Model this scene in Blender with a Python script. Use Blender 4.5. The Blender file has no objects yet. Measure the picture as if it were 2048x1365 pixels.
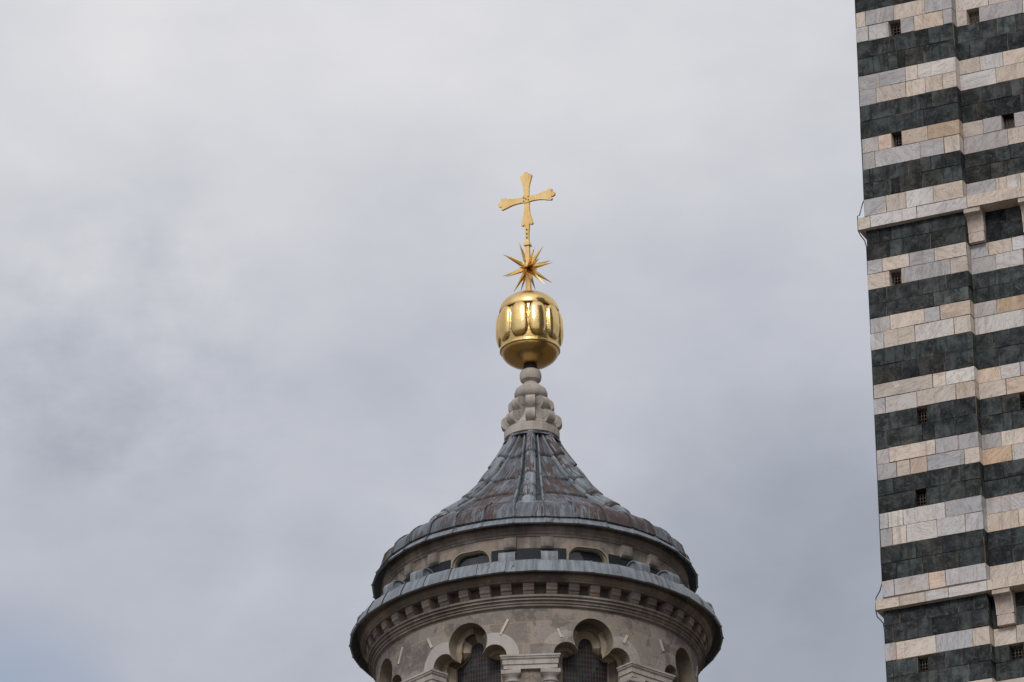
import bpy, math, random
from mathutils import Vector, Matrix, geometry
sin, cos, tan, pi, rad = math.sin, math.cos, math.tan, math.pi, math.radians
random.seed(11)
scene = bpy.context.scene
COL = scene.collection

# ------------------------------------------------------------------ camera
LENS = 220.0
F = LENS / 36.0 * 2048.0                 # focal length in photo pixels
PITCH, ROLL = rad(24.9), 0.0204
CAM = Vector((0, 0, 1.6))
FWD = Vector((0, cos(PITCH), sin(PITCH)))
UP = Vector((0, -sin(PITCH), cos(PITCH)))
RIGHT = Vector((1, 0, 0))
cam_d = bpy.data.cameras.new('camera')
cam = bpy.data.objects.new('camera', cam_d)
COL.objects.link(cam)
cx_ = cos(ROLL) * RIGHT - sin(ROLL) * UP
cy_ = sin(ROLL) * RIGHT + cos(ROLL) * UP
m3 = Matrix((cx_, cy_, -FWD)).transposed()
cam.matrix_world = Matrix.Translation(CAM) @ m3.to_4x4()
cam_d.lens = LENS
cam_d.sensor_width = 36
cam_d.clip_start = 0.5
cam_d.clip_end = 20000
scene.camera = cam

# ------------------------------------------------------------------ light
SUN_DIR = Vector((-0.10, -0.78, 0.62)).normalized()     # towards the sun
sun_d = bpy.data.lights.new('sun', 'SUN')
sun_d.energy = 1.5
sun_d.angle = rad(14)
sun_d.color = (1.0, 0.95, 0.88)
sun = bpy.data.objects.new('sun', sun_d)
sun.rotation_euler = SUN_DIR.to_track_quat('Z', 'Y').to_euler()
COL.objects.link(sun)

vs = scene.view_settings
vs.view_transform = 'Standard'
vs.look = 'None'
vs.gamma = 1
vs.exposure = 0.0


def ray(px, py):
    x, y = (px - 1024.0) / F, (682.5 - py) / F
    xu = x * cos(ROLL) + y * sin(ROLL)
    yu = -x * sin(ROLL) + y * cos(ROLL)
    return (RIGHT * xu + UP * yu + FWD)


def on_y(px, py, Y):
    d = ray(px, py)
    return CAM + d * ((Y - CAM.y) / d.y)


# ------------------------------------------------------------------ sky
world = bpy.data.worlds.new('World')
scene.world = world
world.use_nodes = True
wt = world.node_tree
wt.nodes.clear()


def N(t, kind, **kw):
    n = t.nodes.new(kind)
    for k, v in kw.items():
        setattr(n, k, v)
    return n


def L(t, a, b):
    t.links.new(a, b)


def build_sky():
    t = wt
    tc = N(t, 'ShaderNodeTexCoord')
    nrm = N(t, 'ShaderNodeVectorMath', operation='NORMALIZE')
    L(t, tc.outputs['Generated'], nrm.inputs[0])
    sky = N(t, 'ShaderNodeTexSky', sky_type='NISHITA')
    sky.sun_disc = False
    sky.sun_elevation = math.asin(SUN_DIR.z)
    sky.sun_rotation = math.atan2(SUN_DIR.x, SUN_DIR.y)
    bg1 = N(t, 'ShaderNodeBackground')
    bg1.inputs['Strength'].default_value = 0.11
    L(t, sky.outputs[0], bg1.inputs['Color'])

    def math_(op, a, b=None, c=None):
        n = N(t, 'ShaderNodeMath', operation=op)
        for i, v in enumerate((a, b, c)):
            if v is None:
                continue
            if isinstance(v, (int, float)):
                n.inputs[i].default_value = v
            else:
                L(t, v, n.inputs[i])
        return n.outputs[0]

    def noise(scale, detail, rough, off=(0, 0, 0), stretch=(1, 1, 1)):
        mp = N(t, 'ShaderNodeMapping')
        mp.inputs['Location'].default_value = off
        mp.inputs['Scale'].default_value = stretch
        L(t, nrm.outputs[0], mp.inputs['Vector'])
        n = N(t, 'ShaderNodeTexNoise')
        n.inputs['Scale'].default_value = scale
        n.inputs['Detail'].default_value = detail
        n.inputs['Roughness'].default_value = rough
        L(t, mp.outputs[0], n.inputs['Vector'])
        return n.outputs['Fac']

    def lobe(px, py, deg, amp):
        """a broad soft mass of cloud round one direction of the sky"""
        d = ray(px, py).normalized()
        dp = N(t, 'ShaderNodeVectorMath', operation='DOT_PRODUCT')
        dp.inputs[1].default_value = d
        L(t, nrm.outputs[0], dp.inputs[0])
        mr = N(t, 'ShaderNodeMapRange', interpolation_type='SMOOTHERSTEP')
        mr.inputs['From Min'].default_value = cos(rad(deg))
        mr.inputs['From Max'].default_value = 1.0
        mr.inputs['To Min'].default_value = 0
        mr.inputs['To Max'].default_value = amp
        L(t, dp.outputs['Value'], mr.inputs['Value'])
        return mr.outputs[0]

    sep = N(t, 'ShaderNodeSeparateXYZ')
    L(t, nrm.outputs[0], sep.inputs[0])
    el = N(t, 'ShaderNodeMapRange', interpolation_type='SMOOTHSTEP')
    el.inputs['From Min'].default_value = 0.345
    el.inputs['From Max'].default_value = 0.475
    L(t, sep.outputs['Z'], el.inputs['Value'])
    v = math_('MULTIPLY_ADD', el.outputs[0], 0.40, 0.32)
    n1 = noise(16, 5, 0.50, (3.1, 1.7, 0.4), (1, 1, 1.5))
    v = math_('ADD', v, math_('MULTIPLY_ADD', n1, 0.50, -0.25))
    n2 = noise(55, 5, 0.55, (0.3, 4.7, 2.4), (1, 1, 1.7))
    v = math_('ADD', v, math_('MULTIPLY_ADD', n2, 0.24, -0.12))
    n3 = noise(95, 6, 0.58, (7.3, 2.2, 5.1), (1, 1, 1.5))
    v = math_('ADD', v, math_('MULTIPLY', lobe(230, 690, 2.0, 1.0), math_('MULTIPLY_ADD', n3, 0.44, -0.22)))
    for a in SKY_LOBES:
        v = math_('ADD', v, lobe(*a))
    v = math_('MINIMUM', math_('MAXIMUM', v, 0.0), 1.0)
    cr = N(t, 'ShaderNodeValToRGB')
    els = cr.color_ramp.elements
    els[0].position = 0.0
    els[0].color = (0.285, 0.31, 0.36, 1)
    els[1].position = 1.0
    els[1].color = (0.775, 0.768, 0.79, 1)
    for p, c in ((0.3, (0.415, 0.440, 0.502, 1)), (0.55, (0.545, 0.562, 0.618, 1)), (0.78, (0.668, 0.670, 0.702, 1))):
        e = els.new(p)
        e.color = c
    L(t, v, cr.inputs['Fac'])
    # the overcast is brighter round the veiled sun and overhead
    dp = N(t, 'ShaderNodeVectorMath', operation='DOT_PRODUCT')
    dp.inputs[1].default_value = SUN_DIR
    L(t, nrm.outputs[0], dp.inputs[0])
    mr = N(t, 'ShaderNodeMapRange', interpolation_type='SMOOTHSTEP')
    mr.inputs['From Min'].default_value = 0.45
    mr.inputs['From Max'].default_value = 1.0
    mr.inputs['To Min'].default_value = 1.0
    mr.inputs['To Max'].default_value = 1.9
    L(t, dp.outputs['Value'], mr.inputs['Value'])
    bg2 = N(t, 'ShaderNodeBackground')
    L(t, cr.outputs[0], bg2.inputs['Color'])
    L(t, mr.outputs[0], bg2.inputs['Strength'])
    # thin blue showing where the cloud tears
    tear = lobe(30, 1430, 1.35, 1.0)
    tear = math_('MULTIPLY', tear, math_('MULTIPLY_ADD', n2, 1.6, -0.1))
    cover = math_('SUBTRACT', 0.96, math_('MULTIPLY', tear, 0.42))
    mx = N(t, 'ShaderNodeMixShader')
    L(t, cover, mx.inputs[0])
    L(t, bg1.outputs[0], mx.inputs[1])
    L(t, bg2.outputs[0], mx.inputs[2])
    out = N(t, 'ShaderNodeOutputWorld')
    L(t, mx.outputs[0], out.inputs['Surface'])


SKY_LOBES = [(560, -40, 2.6, 0.16), (1250, 60, 2.6, 0.08), (130, 800, 1.0, -0.14), (250, 1000, 1.6, -0.06),
             (1620, 1150, 2.2, -0.22), (520, 560, 1.2, 0.08), (80, 120, 1.6, 0.08)]
build_sky()


# ------------------------------------------------------------------ materials
class Mat:
    def __init__(s, name):
        s.m = bpy.data.materials.new(name)
        s.m.use_nodes = True
        s.t = s.m.node_tree
        s.b = s.t.nodes['Principled BSDF']

    def n(s, kind, **kw):
        return N(s.t, kind, **kw)

    def l(s, a, b):
        s.t.links.new(a, b)

    def put(s, sock, v):
        if isinstance(v, (int, float)):
            sock.default_value = v
        elif isinstance(v, tuple):
            sock.default_value = v if len(v) == len(sock.default_value) else (*v, 1)
        else:
            s.l(v, sock)

    def math(s, op, a, b=None, c=None, clamp=False):
        n = s.n('ShaderNodeMath', operation=op)
        n.use_clamp = clamp
        for i, v in enumerate((a, b, c)):
            if v is not None:
                s.put(n.inputs[i], v)
        return n.outputs[0]

    def mix(s, f, a, b, mode='MIX'):
        n = s.n('ShaderNodeMix', data_type='RGBA', blend_type=mode)
        s.put(n.inputs[0], f)
        s.put(n.inputs[6], a)
        s.put(n.inputs[7], b)
        return n.outputs[2]

    def obj(s):
        return s.n('ShaderNodeTexCoord').outputs['Object']

    def uv(s):
        return s.n('ShaderNodeUVMap', uv_map='UVMap').outputs[0]

    def attr(s, name):
        return s.n('ShaderNodeAttribute', attribute_name=name)

    def mapping(s, vec, scale=(1, 1, 1), loc=(0, 0, 0), rot=(0, 0, 0)):
        n = s.n('ShaderNodeMapping')
        n.inputs['Scale'].default_value = scale
        n.inputs['Location'].default_value = loc
        n.inputs['Rotation'].default_value = rot
        s.l(vec, n.inputs['Vector'])
        return n.outputs[0]

    def noise(s, vec, scale, detail=4, rough=0.55, dist=0.0):
        n = s.n('ShaderNodeTexNoise')
        n.inputs['Scale'].default_value = scale
        n.inputs['Detail'].default_value = detail
        n.inputs['Roughness'].default_value = rough
        n.inputs['Distortion'].default_value = dist
        s.l(vec, n.inputs['Vector'])
        return n.outputs['Fac']

    def ramp(s, f, lo, hi, smooth=True):
        n = s.n('ShaderNodeMapRange', interpolation_type='SMOOTHSTEP' if smooth else 'LINEAR')
        s.put(n.inputs['Value'], f)
        n.inputs['From Min'].default_value = lo
        n.inputs['From Max'].default_value = hi
        return n.outputs[0]

    def bump(s, h, strength=0.3, dist=0.02):
        n = s.n('ShaderNodeBump')
        n.inputs['Strength'].default_value = strength
        n.inputs['Distance'].default_value = dist
        s.l(h, n.inputs['Height'])
        s.l(n.outputs[0], s.b.inputs['Normal'])

    def set(s, col=None, rough=None, metal=None, spec=None):
        if col is not None:
            s.put(s.b.inputs['Base Color'], col)
        if rough is not None:
            s.put(s.b.inputs['Roughness'], rough)
        if metal is not None:
            s.b.inputs['Metallic'].default_value = metal
        if spec is not None:
            s.b.inputs['Specular IOR Level'].default_value = spec
        return s.m


def mat_lead(name, rust_bias=0.0, pale=(0.150, 0.172, 0.200), mid=(0.043, 0.050, 0.062)):
    m = Mat(name)
    uv = m.uv()
    tint = m.attr('tint')
    sep = m.n('ShaderNodeSeparateColor')
    m.l(tint.outputs['Color'], sep.inputs[0])
    off = m.n('ShaderNodeVectorMath', operation='ADD')
    m.l(uv, off.inputs[0])
    comb = m.n('ShaderNodeCombineXYZ')
    m.l(m.math('MULTIPLY', sep.outputs[1], 37.0), comb.inputs[0])
    m.l(m.math('MULTIPLY', sep.outputs[2], 23.0), comb.inputs[1])
    m.l(comb.outputs[0], off.inputs[1])
    P = off.outputs[0]
    blot = m.noise(m.mapping(P, (2.6, 1.7, 1)), 1.0, 4, 0.6, 0.4)
    streak = m.noise(m.mapping(P, (30, 2.0, 1)), 1.0, 5, 0.65)
    fine = m.noise(m.mapping(P, (60, 9, 1)), 1.0, 3, 0.6)
    tone_streak = m.noise(m.mapping(P, (12, 1.2, 1)), 1.0, 4, 0.6)  # broad streaks between the darker and paler lead tone
    base = m.mix(m.ramp(tone_streak, 0.30, 0.72), mid, pale)
    f = m.math('MULTIPLY_ADD', streak, 0.80, m.math('MULTIPLY', blot, 0.80))
    f = m.math('MULTIPLY_ADD', fine, 0.40, f)
    f = m.math('MULTIPLY_ADD', sep.outputs[0], 0.36, f)
    rust = m.ramp(f, 0.970 - rust_bias, 1.050 - rust_bias)
    rcol = m.mix(fine, (0.030, 0.019, 0.017), (0.082, 0.047, 0.038))
    c = m.mix(m.math('MULTIPLY', rust, 0.9), base, rcol)
    wf = m.noise(m.mapping(P, (34, 5, 1), (5, 2, 0)), 1.0, 3, 0.7)
    c = m.mix(m.math('MULTIPLY', m.ramp(wf, 0.60, 0.72), 0.55), c, (0.36, 0.385, 0.41))
    c = m.mix(tint.outputs['Alpha'], (0.012, 0.012, 0.014), c)  # low alpha: painted shade in seams, dirt and shade in troughs
    m.bump(m.math('ADD', m.math('MULTIPLY', blot, 1.0), m.math('MULTIPLY', fine, 0.15)), 0.35, 0.03)
    return m.set(c, m.math('MULTIPLY_ADD', rust, 0.25, 0.5), 0.0, 0.35)


def mat_plain(name, col, rough=0.7, metal=0.0, spec=0.4, var=0.25, scale=6.0):
    m = Mat(name)
    n = m.noise(m.obj(), scale, 5, 0.6)
    c = m.mix(n, tuple(x * (1 - var) for x in col), tuple(x * (1 + var) for x in col))
    m.bump(n, 0.2, 0.01)
    return m.set(c, rough, metal, spec)


def mat_stone(name, col, stain=(0.105, 0.092, 0.082), stain_amt=0.55, pit=True, light=(0.40, 0.35, 0.29)):
    """weathered limestone: 'tint' multiplies the colour stone by stone"""
    m = Mat(name)
    P = m.obj()
    tint = m.attr('tint')
    big = m.noise(P, 1.3, 5, 0.62, 0.5)
    mid = m.noise(P, 5.5, 6, 0.65)
    fine = m.noise(P, 38, 4, 0.6)
    streak = m.noise(m.mapping(P, (9, 9, 0.9)), 1.0, 4, 0.6)
    c = m.mix(m.math('MULTIPLY', m.ramp(mid, 0.46, 0.72), 0.5), col, light)
    c = m.mix(1.0, c, tint.outputs['Color'], 'MULTIPLY')
    s = m.math('MULTIPLY', m.ramp(m.math('ADD', m.math('MULTIPLY', big, 0.6), m.math('MULTIPLY', streak, 0.4)), 0.44, 0.64), stain_amt)
    c = m.mix(s, c, stain)
    c = m.mix(m.math('MULTIPLY', m.ramp(fine, 0.40, 0.70), 0.22), c, tuple(x * 0.55 for x in col))
    if pit:
        vn = m.n('ShaderNodeTexVoronoi')
        vn.inputs['Scale'].default_value = 17
        m.l(m.mapping(P, (1, 1, 2.2)), vn.inputs['Vector'])
        pf = m.math('MULTIPLY', m.ramp(vn.outputs['Distance'], 0.13, 0.06), m.ramp(mid, 0.48, 0.56))
        c = m.mix(m.math('MULTIPLY', pf, 0.75), c, (0.05, 0.042, 0.036))
    h = m.math('ADD', m.math('MULTIPLY', mid, 0.6), m.math('MULTIPLY', fine, 0.5))
    m.bump(h, 0.45, 0.02)
    return m.set(c, 0.88, 0, 0.25)


def mat_drum_stone(name):
    """ashlar drum: joints from the developed surface (UV in metres)"""
    m = Mat(name)
    P = m.obj()
    uv = m.uv()
    wob = m.n('ShaderNodeTexNoise')
    wob.inputs['Scale'].default_value = 2.2
    wob.inputs['Detail'].default_value = 3
    m.l(uv, wob.inputs['Vector'])
    d = m.n('ShaderNodeVectorMath', operation='MULTIPLY_ADD')
    m.l(wob.outputs['Color'], d.inputs[0])
    d.inputs[1].default_value = (0.22, 0.12, 0)
    m.l(uv, d.inputs[2])
    br = m.n('ShaderNodeTexBrick')
    br.offset = 0.37
    br.squash = 1.35
    br.squash_frequency = 3
    br.inputs['Scale'].default_value = 1.0
    br.inputs['Mortar Size'].default_value = 0.009
    br.inputs['Mortar Smooth'].default_value = 0.35
    br.inputs['Bias'].default_value = 0.0
    br.inputs['Brick Width'].default_value = 0.62
    br.inputs['Row Height'].default_value = 0.40
    br.inputs['Color1'].default_value = (0.212, 0.184, 0.166, 1)
    br.inputs['Color2'].default_value = (0.315, 0.275, 0.242, 1)
    br.inputs['Mortar'].default_value = (0.34, 0.275, 0.195, 1)
    m.l(d.outputs[0], br.inputs['Vector'])
    big = m.noise(P, 2.0, 5, 0.62, 0.4)
    mid = m.noise(P, 9.0, 6, 0.65)
    fine = m.noise(P, 45, 4, 0.6)
    c = br.outputs['Color']
    c = m.mix(m.math('MULTIPLY', m.ramp(big, 0.49, 0.56), 0.62), c, (0.112, 0.098, 0.094))
    c = m.mix(m.math('MULTIPLY', m.ramp(mid, 0.50, 0.68), 0.6), c, (0.34, 0.29, 0.245))
    ye = m.noise(m.mapping(P, (1, 1, 0.6), (4, 7, 1)), 3.0, 4, 0.6)
    c = m.mix(m.math('MULTIPLY', m.ramp(ye, 0.56, 0.68), 0.40), c, (0.30, 0.235, 0.16))
    c = m.mix(m.math('MULTIPLY', m.ramp(fine, 0.45, 0.72), 0.35), c, (0.09, 0.075, 0.065))
    tint = m.attr('tint')
    c = m.mix(1.0, c, tint.outputs['Color'], 'MULTIPLY')
    m.bump(m.math('ADD', mid, fine), 0.5, 0.02)
    return m.set(c, 0.9, 0, 0.2)


def mat_marble(name, dark=False):
    m = Mat(name)
    tint = m.attr('tint')
    rnd = m.attr('rnd')
    P = m.obj()
    off = m.n('ShaderNodeVectorMath', operation='MULTIPLY_ADD')
    m.l(rnd.outputs['Vector'], off.inputs[0])
    off.inputs[1].default_value = (31, 17, 23)
    m.l(P, off.inputs[2])
    rotn = m.n('ShaderNodeVectorRotate', rotation_type='Y_AXIS')
    sp = m.n('ShaderNodeSeparateXYZ')
    m.l(rnd.outputs['Vector'], sp.inputs[0])
    m.l(off.outputs[0], rotn.inputs['Vector'])
    m.l(m.math('MULTIPLY_ADD', sp.outputs[0], 3.6, -2.2), rotn.inputs['Angle'])
    Q = rotn.outputs[0]
    c = tint.outputs['Color']
    if dark:
        blot = m.noise(off.outputs[0], 4.5, 6, 0.66, 0.3)
        c = m.mix(m.ramp(blot, 0.34, 0.70), m.mix(1.0, c, (0.34, 0.36, 0.38), 'MULTIPLY'), m.mix(1.0, c, (1.75, 1.8, 1.78), 'MULTIPLY'))
        scr = m.noise(m.mapping(Q, (5, 5, 42)), 1.0, 5, 0.62, 0.8)
        c = m.mix(m.math('MULTIPLY', m.ramp(scr, 0.58, 0.74), 0.62), c, (0.15, 0.175, 0.17))
        drip = m.noise(m.mapping(P, (16, 16, 1.1)), 1.0, 4, 0.6)
        c = m.mix(m.math('MULTIPLY', m.ramp(drip, 0.50, 0.64), 0.62), c, (0.016, 0.018, 0.019))
        fine = m.noise(P, 42, 4, 0.62)
        mot = m.noise(off.outputs[0], 13, 5, 0.65)
        c = m.mix(m.math('MULTIPLY', m.ramp(mot, 0.52, 0.70), 0.42), c, (0.105, 0.112, 0.112))
        c = m.mix(m.math('MULTIPLY', m.ramp(fine, 0.54, 0.74), 0.30), c, (0.13, 0.135, 0.13))
        mort = (0.20, 0.145, 0.105)
        wear = m.ramp(m.noise(P, 2.1, 3, 0.5), 0.50, 0.58)
        mort = m.mix(wear, (0.022, 0.022, 0.022), mort)
        rgh, spc = 0.75, 0.10
    else:
        v1 = m.noise(m.mapping(Q, (2.6, 2.6, 10)), 1.0, 6, 0.62, 1.6)
        band = m.math('ABSOLUTE', m.math('SUBTRACT', v1, 0.5))
        vein = m.ramp(band, 0.030, 0.0)
        wide = m.noise(m.mapping(Q, (1.8, 1.8, 5)), 1.0, 5, 0.6, 1.0)
        c = m.mix(m.math('MULTIPLY', m.ramp(wide, 0.48, 0.68), 0.50), c, m.mix(1.0, c, (0.66, 0.64, 0.66), 'MULTIPLY'))
        c = m.mix(m.math('MULTIPLY', m.ramp(wide, 0.46, 0.28), 0.38), c, (0.64, 0.60, 0.56))
        c = m.mix(m.math('MULTIPLY', vein, 0.65), c, m.mix(1.0, c, (0.46, 0.38, 0.33), 'MULTIPLY'))
        rs = m.noise(off.outputs[0], 2.2, 5, 0.65, 1.0)
        c = m.mix(m.math('MULTIPLY', m.ramp(rs, 0.57, 0.72), 0.55), c, (0.42, 0.28, 0.17))
        fine = m.noise(P, 50, 3, 0.6)
        c = m.mix(m.math('MULTIPLY', m.ramp(fine, 0.50, 0.78), 0.20), c, (0.24, 0.22, 0.20))
        wear = m.ramp(m.noise(P, 2.3, 3, 0.5), 0.42, 0.56)
        mort = m.mix(wear, (0.11, 0.085, 0.070), (0.34, 0.25, 0.19))
        run = m.noise(m.mapping(P, (11, 11, 0.7)), 1.0, 5, 0.62)
        c = m.mix(m.math('MULTIPLY', m.ramp(run, 0.54, 0.69), 0.46), c, (0.21, 0.185, 0.16))
        rgh, spc = 0.75, 0.2
    c = m.mix(tint.outputs['Alpha'], mort, c)
    m.bump(fine, 0.25, 0.01)
    return m.set(c, rgh, 0, spc)


def mat_gold(name, col=(0.86, 0.60, 0.235), rough=0.24, dirt_shade=0.35, grime=False):
    m = Mat(name)
    P = m.obj()
    a = m.noise(P, 3.2, 5, 0.6, 0.4)
    b = m.noise(P, 26, 4, 0.6)
    c = m.mix(m.ramp(a, 0.35, 0.68), col, (col[0] * 0.90, col[1] * 0.80, col[2] * 0.62))
    c = m.mix(m.math('MULTIPLY', m.ramp(b, 0.62, 0.80), dirt_shade), c, (0.16, 0.085, 0.03))
    r = m.math('MULTIPLY_ADD', a, 0.22, rough - 0.09)
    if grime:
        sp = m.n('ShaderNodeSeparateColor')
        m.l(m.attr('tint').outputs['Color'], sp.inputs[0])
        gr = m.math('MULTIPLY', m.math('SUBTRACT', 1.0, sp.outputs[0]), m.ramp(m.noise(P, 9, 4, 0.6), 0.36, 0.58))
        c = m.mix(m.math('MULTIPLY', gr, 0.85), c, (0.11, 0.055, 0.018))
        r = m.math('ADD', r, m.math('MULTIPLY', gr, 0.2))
    m.bump(m.math('ADD', m.math('MULTIPLY', a, 1.0), m.math('MULTIPLY', b, 0.14)), 0.34, 0.03)
    return m.set(c, r, 1.0)


def mat_glass_dark(name, grid=False):
    m = Mat(name)
    if not grid:
        n = m.noise(m.obj(), 2.0, 3)
        return m.set(m.mix(n, (0.010, 0.012, 0.016), (0.030, 0.034, 0.040)), 0.12, 0, 0.6)
    uv = m.uv()
    sep = m.n('ShaderNodeSeparateXYZ')
    m.l(uv, sep.inputs[0])

    def lines(v, pitch, w):
        fr = m.math('FRACT', m.math('DIVIDE', v, pitch))
        return m.math('LESS_THAN', m.math('ABSOLUTE', m.math('SUBTRACT', fr, 0.5)), w)
    g = m.math('MAXIMUM', lines(sep.outputs[0], 0.062, 0.11), lines(sep.outputs[1], 0.088, 0.075))
    vo = m.n('ShaderNodeTexVoronoi', feature='F1')
    vo.inputs['Scale'].default_value = 11
    m.l(uv, vo.inputs['Vector'])
    hs = m.n('ShaderNodeHueSaturation')
    hs.inputs['Saturation'].default_value = 0.8
    hs.inputs['Value'].default_value = 0.040
    m.l(vo.outputs['Color'], hs.inputs['Color'])
    pc = m.noise(m.mapping(uv, (1.0, 1.0, 1)), 3.5, 3)
    c = m.mix(m.ramp(pc, 0.40, 0.62), (0.014, 0.009, 0.009), hs.outputs[0])
    pale = m.ramp(m.noise(uv, 13, 3, 0.6), 0.66, 0.72)
    c = m.mix(m.math('MULTIPLY', pale, 0.5), c, (0.16, 0.16, 0.15))
    c = m.mix(m.math('MULTIPLY', g, 0.5), c, (0.080, 0.066, 0.064))
    return m.set(c, 0.55, 0, 0.3)


M = {}
M['lead'] = mat_lead('weathered_lead', 0.012)
M['lead_strip'] = mat_lead('eave_lead', -0.17, (0.220, 0.247, 0.272), (0.105, 0.120, 0.138))
M['lead_rib'] = mat_lead('rib_lead', -0.06, (0.245, 0.275, 0.305), (0.080, 0.092, 0.110))
M['slate'] = mat_plain('dark_slate', (0.018, 0.021, 0.026), 0.6, 0, 0.15, 0.6, 5)
M['iron'] = mat_plain('dark_iron', (0.030, 0.028, 0.028), 0.6, 0.3, 0.4)
M['bar'] = mat_plain('grating_iron', (0.115, 0.085, 0.070), 0.7, 0.2, 0.4)
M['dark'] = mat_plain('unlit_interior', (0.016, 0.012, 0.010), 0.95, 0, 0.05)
M['cornice'] = mat_stone('cornice_stone', (0.245, 0.205, 0.172), (0.080, 0.070, 0.064), stain_amt=0.68)
M['travertine'] = mat_stone('travertine', (0.405, 0.383, 0.362), (0.17, 0.148, 0.13), 0.6, light=(0.50, 0.46, 0.42))
M['new_stone'] = mat_stone('pale_new_stone', (0.42, 0.385, 0.36), (0.28, 0.25, 0.23), 0.4, light=(0.48, 0.45, 0.42))
M['reveal'] = mat_stone('reveal_stone', (0.30, 0.25, 0.185), (0.17, 0.14, 0.11), 0.4, False)
M['drum'] = mat_drum_stone('drum_ashlar')
M['gold'] = mat_gold('gilt_copper', (0.86, 0.625, 0.275), 0.17, 0.45, True)
M['gold_cross'] = mat_gold('gilt_sheet', (0.74, 0.54, 0.25), 0.46, 0.7)
M['gold_dark'] = mat_gold('shaded_gilt', (0.50, 0.335, 0.135), 0.22, 0.6)  # darker gilt for the orb bowl: its shaded underside put into the colour
M['gold_star'] = mat_gold('gilt_spikes', (0.86, 0.61, 0.23), 0.34, 0.3)
M['rivet'] = mat_plain('rivet_bronze', (0.16, 0.085, 0.03), 0.5, 0.6)
M['glass'] = mat_glass_dark('dark_pane')
M['leaded'] = mat_glass_dark('leaded_glass', True)
M['marble'] = mat_marble('pale_marble')
M['serp'] = mat_marble('dark_serpentine', True)


# ------------------------------------------------------------------ mesh tools
class MB:
    def __init__(s):
        s.v, s.f, s.uv, s.c, s.r, s.sm = [], [], [], [], [], []

    def add(s, p, uv=(0, 0), c=(1, 1, 1, 1), r=(0, 0, 0)):
        s.v.append(tuple(p))
        s.uv.append(uv)
        s.c.append(c if len(c) == 4 else (*c, 1))
        s.r.append(r)
        return len(s.v) - 1

    def face(s, idx, smooth=False):
        s.f.append(tuple(idx))
        s.sm.append(smooth)

    def grid(s, P, UV=None, c=(1, 1, 1, 1), smooth=True, closed=False, flip=False):
        """P[i][j]; c a colour or a function of (i, j)"""
        ni, nj = len(P), len(P[0])
        ids = []
        for i in range(ni):
            ids.append([s.add(P[i][j], UV[i][j] if UV else (i * 0.1, j * 0.1), c(i, j) if callable(c) else c) for j in range(nj)])
        for i in range(ni - 1):
            for j in range(nj - (0 if closed else 1)):
                k = (j + 1) % nj
                q = (ids[i][j], ids[i][k], ids[i + 1][k], ids[i + 1][j])
                s.face(q[::-1] if flip else q, smooth)

    def box(s, lo, hi, c=(1, 1, 1, 1), M4=None):
        x0, y0, z0 = lo
        x1, y1, z1 = hi
        pts = [(x0, y0, z0), (x1, y0, z0), (x1, y1, z0), (x0, y1, z0), (x0, y0, z1), (x1, y0, z1), (x1, y1, z1), (x0, y1, z1)]
        if M4 is not None:
            pts = [M4 @ Vector(p) for p in pts]
        b = [s.add(p, (p[0], p[2]), c) for p in pts]
        for q in ((0, 3, 2, 1), (4, 5, 6, 7), (0, 1, 5, 4), (1, 2, 6, 5), (2, 3, 7, 6), (3, 0, 4, 7)):
            s.face([b[k] for k in q])

    def tube(s, pts, r, n=6, c=(1, 1, 1, 1)):
        pts = [Vector(p) for p in pts]
        rs = r if isinstance(r, (list, tuple)) else [r] * len(pts)
        rings = []
        for i, p in enumerate(pts):
            d = (pts[min(i + 1, len(pts) - 1)] - pts[max(i - 1, 0)]).normalized()
            a = d.cross(Vector((0.31, 0.2, 0.93)))
            if a.length < 1e-3:
                a = d.cross(Vector((1, 0, 0)))
            a.normalize()
            b = d.cross(a)
            rings.append([s.add(p + (a * cos(2 * pi * k / n) + b * sin(2 * pi * k / n)) * rs[i], (0, 0), c) for k in range(n)])
        for i in range(len(rings) - 1):
            for k in range(n):
                s.face((rings[i][k], rings[i][(k + 1) % n], rings[i + 1][(k + 1) % n], rings[i + 1][k]), True)
        s.face(rings[0][::-1])
        s.face(rings[-1])

    def prism(s, poly, x0, x1, M4=None, c=(1, 1, 1, 1), smooth=False):
        """closed polygon [(a, b)] -> extruded along x: points (x, a, b)"""
        A = []
        for x in (x0, x1):
            row = []
            for a, b in poly:
                p = Vector((x, a, b))
                row.append(s.add(M4 @ p if M4 is not None else p, (x, b), c))
            A.append(row)
        n = len(poly)
        for k in range(n):
            s.face((A[0][k], A[1][k], A[1][(k + 1) % n], A[0][(k + 1) % n]), smooth)
        s.face(A[0])
        s.face(A[1][::-1])

    def build(s, name, mat, parent=None, loc=None, smooth_angle=None):
        me = bpy.data.meshes.new(name)
        me.from_pydata(s.v, [], s.f)
        me.polygons.foreach_set('use_smooth', s.sm)
        uvl = me.uv_layers.new(name='UVMap')
        flat = []
        for lp in me.loops:
            flat.extend(s.uv[lp.vertex_index])
        uvl.data.foreach_set('uv', flat)
        at = me.color_attributes.new('tint', 'FLOAT_COLOR', 'POINT')
        at.data.foreach_set('color', [x for c in s.c for x in c])
        rn = me.attributes.new('rnd', 'FLOAT_VECTOR', 'POINT')
        rn.data.foreach_set('vector', [x for r in s.r for x in r])
        me.materials.append(mat)
        if smooth_angle is not None:
            me.polygons.foreach_set('use_smooth', [True] * len(me.polygons))
            me.set_sharp_from_angle(angle=rad(smooth_angle))
        me.update()
        o = bpy.data.objects.new(name, me)
        COL.objects.link(o)
        if parent is not None:
            o.parent = parent
        if loc is not None:
            o.location = loc
        return o


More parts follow.
